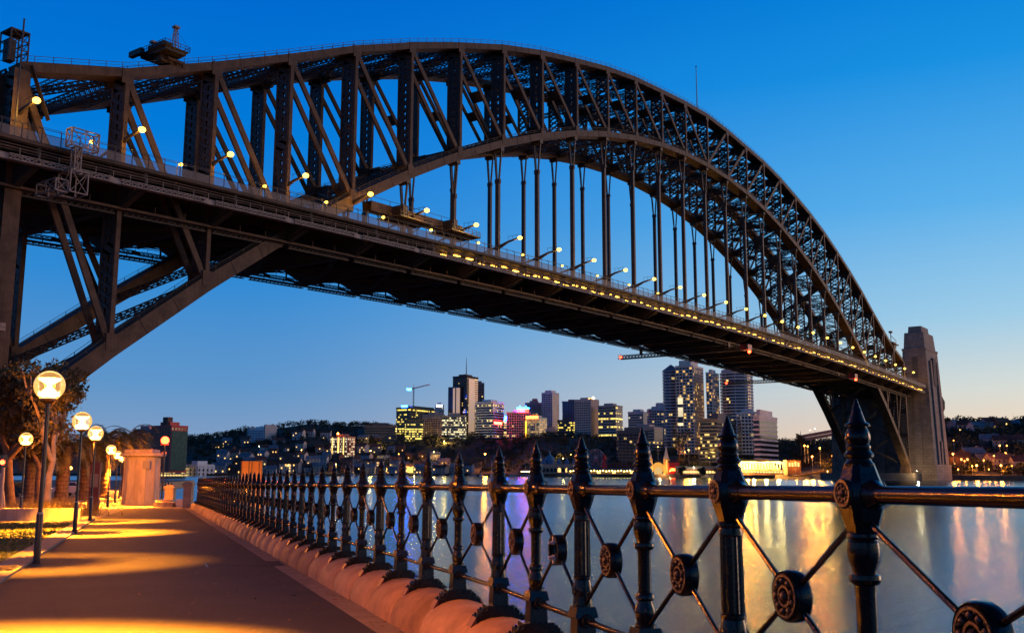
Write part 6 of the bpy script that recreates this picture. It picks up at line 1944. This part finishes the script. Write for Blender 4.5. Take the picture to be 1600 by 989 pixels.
# ------------------------------------------------------------------ moored yachts
def make_yacht():
    o = thing('moored_yacht', '', 'boat', (0, 0, 0), 0, 'yachts moored off the opposite shore')
    m_ = MB()
    st = [(-5, 1.0, .0), (-3, 1.5, 0), (0, 1.7, 0), (3, 1.3, .1), (5.4, .08, .3)]
    v = []
    for (x, b_, dz_) in st: v += [(x, -b_, 1.15 + dz_), (x, -b_ * .6, -.3), (x, b_ * .6, -.3), (x, b_, 1.15 + dz_)]
    f = [(0, 1, 2, 3), (16, 19, 18, 17)] + [(a_ * 4 + j, a_ * 4 + 4 + j, a_ * 4 + 4 + (j + 1) % 4, a_ * 4 + (j + 1) % 4) for a_ in range(4) for j in range(4)]
    m_.add(v, f); m_.build('hull', M['boat_white'], o)
    m_ = MB(); m_.frus((-2.6, 2.2, -1.0, 1.0), (-2.3, 1.4, -.8, .8), 1.2, 1.95); m_.build('cabin', M['wall_grey'], o)
    m_ = MB(); m_.tube([(.6, 0, 1.2), (.6, 0, 14)], [.16, .1], 6); m_.bars([(.6, 0, 2.6)], [(-3.8, 0, 2.7)], .22); m_.bars([(.6, -.9, 9)], [(.6, .9, 9)], .07); m_.build('mast', M['mast'], o)
    return o


y0 = make_yacht()
YU = [462, 498, 540, 551, 566, 583, 602, 618, 632, 655, 668, 690, 709, 721, 738, 752, 768, 801, 822]
for j, u in enumerate(YU):
    D = float(np.interp(u, SU, SD_)) - rng.uniform(25, 110)
    lab = f'white yacht with a bare mast, {ORD[j]} from the left along the opposite shore'
    s_ = 1.5 if u == 551 else rng.uniform(.75, 1.25)
    p = W(rz(u, 745, D)[0], D, 0)
    yw = rng.uniform(0, 6.28)
    if j == 0: o = y0; o.location = Vector(p); o.rotation_euler = (0, 0, yw); o['label'] = lab; o.scale = (s_,) * 3
    else: dup(y0, p, yw, lab, s_)
o = place('ferry_wharf', 'small lit ferry wharf with a row of yellow lights left of the pavilion', 'wharf', 822, 747, 900, z=0.4)
k = mw(900)
m_ = MB(); m_.box(-9 * k, 9 * k, -3, 6, 0, 1.4); m_.build('deck', M['granite_dark'], o)
m_ = MB(); m_.box(-8 * k, 8 * k, -2, 5, 4.8, 5.3)
for x in np.linspace(-8, 8, 6): m_.bars([(x * k, -1.8, 1.4)], [(x * k, -1.8, 4.8)], .2)
m_.build('shelter', M['steel_dark'], o)
for x in np.linspace(-7, 7, 7): link('wharf_light', sme_, o, (x * k, -1.9, 4.4))

# ------------------------------------------------------------------ small things on the path
k = 420
ld_ = rng.uniform(8, 40, k); side_ = rng.random(k)
lr_ = np.array([(fence_r(d) - .45 - rng.exponential(.35)) if q_ < .6 else (kerb_r(d) + rng.uniform(.1, 5)) for d, q_ in zip(ld_, side_)])
base = CAM + np.outer(lr_, RT) + np.outer(ld_, FH); base[:, 2] = np.array([GZ(d) for d in ld_]) + .016
an = rng.uniform(0, 6.28, k); L_ = rng.uniform(.02, .05, k)
d1 = np.stack([np.cos(an), np.sin(an), rng.uniform(0, .3, k)], 1) * L_[:, None]; d2 = np.stack([-np.sin(an), np.cos(an), rng.uniform(0, .3, k)], 1) * L_[:, None] * .4
m_ = MB(); m_.addq(np.stack([base - d1, base + d2, base + d1, base - d2], 1).reshape(-1, 3), np.arange(4 * k).reshape(-1, 4))
structure(m_.build('fallen_leaves', mat('dry_leaf', (.22, .12, .05), .8, noise=.4, scale=5)), 'stuff')
g_ = W(kerb_r(18.6) - .28, 18.6, GZ(18.6) + .052)
o = thing('drain_grate', 'iron drain grate in the kerb beside the nearest lamp', 'drain', g_, math.atan2(*(W(kerb_r(20), 20) - W(kerb_r(18), 18))[[1, 0]]))
m_ = MB(); m_.box(-.45, .45, -.2, .2, 0, .012); m_.build('frame', M['black'], o)
m_ = MB()
for x in np.linspace(-.4, .4, 12): m_.box(x - .015, x + .015, -.18, .18, .0125, .022)
m_.build('bars', M['iron_worn'], o)
g_ = W(-5.3, 20.2, GZ(20.2) + .0095)
o = thing('access_cover', 'flat rectangular service cover set in the middle of the path', 'cover', g_, -YAW + .35)
m_ = MB(); m_.box(-.75, .75, -.5, .5, 0, .006); m_.build('frame', M['black'], o)
m_ = MB(); m_.box(-.71, .71, -.46, .46, .0062, .009); m_.build('lid', M['asphalt'], o)
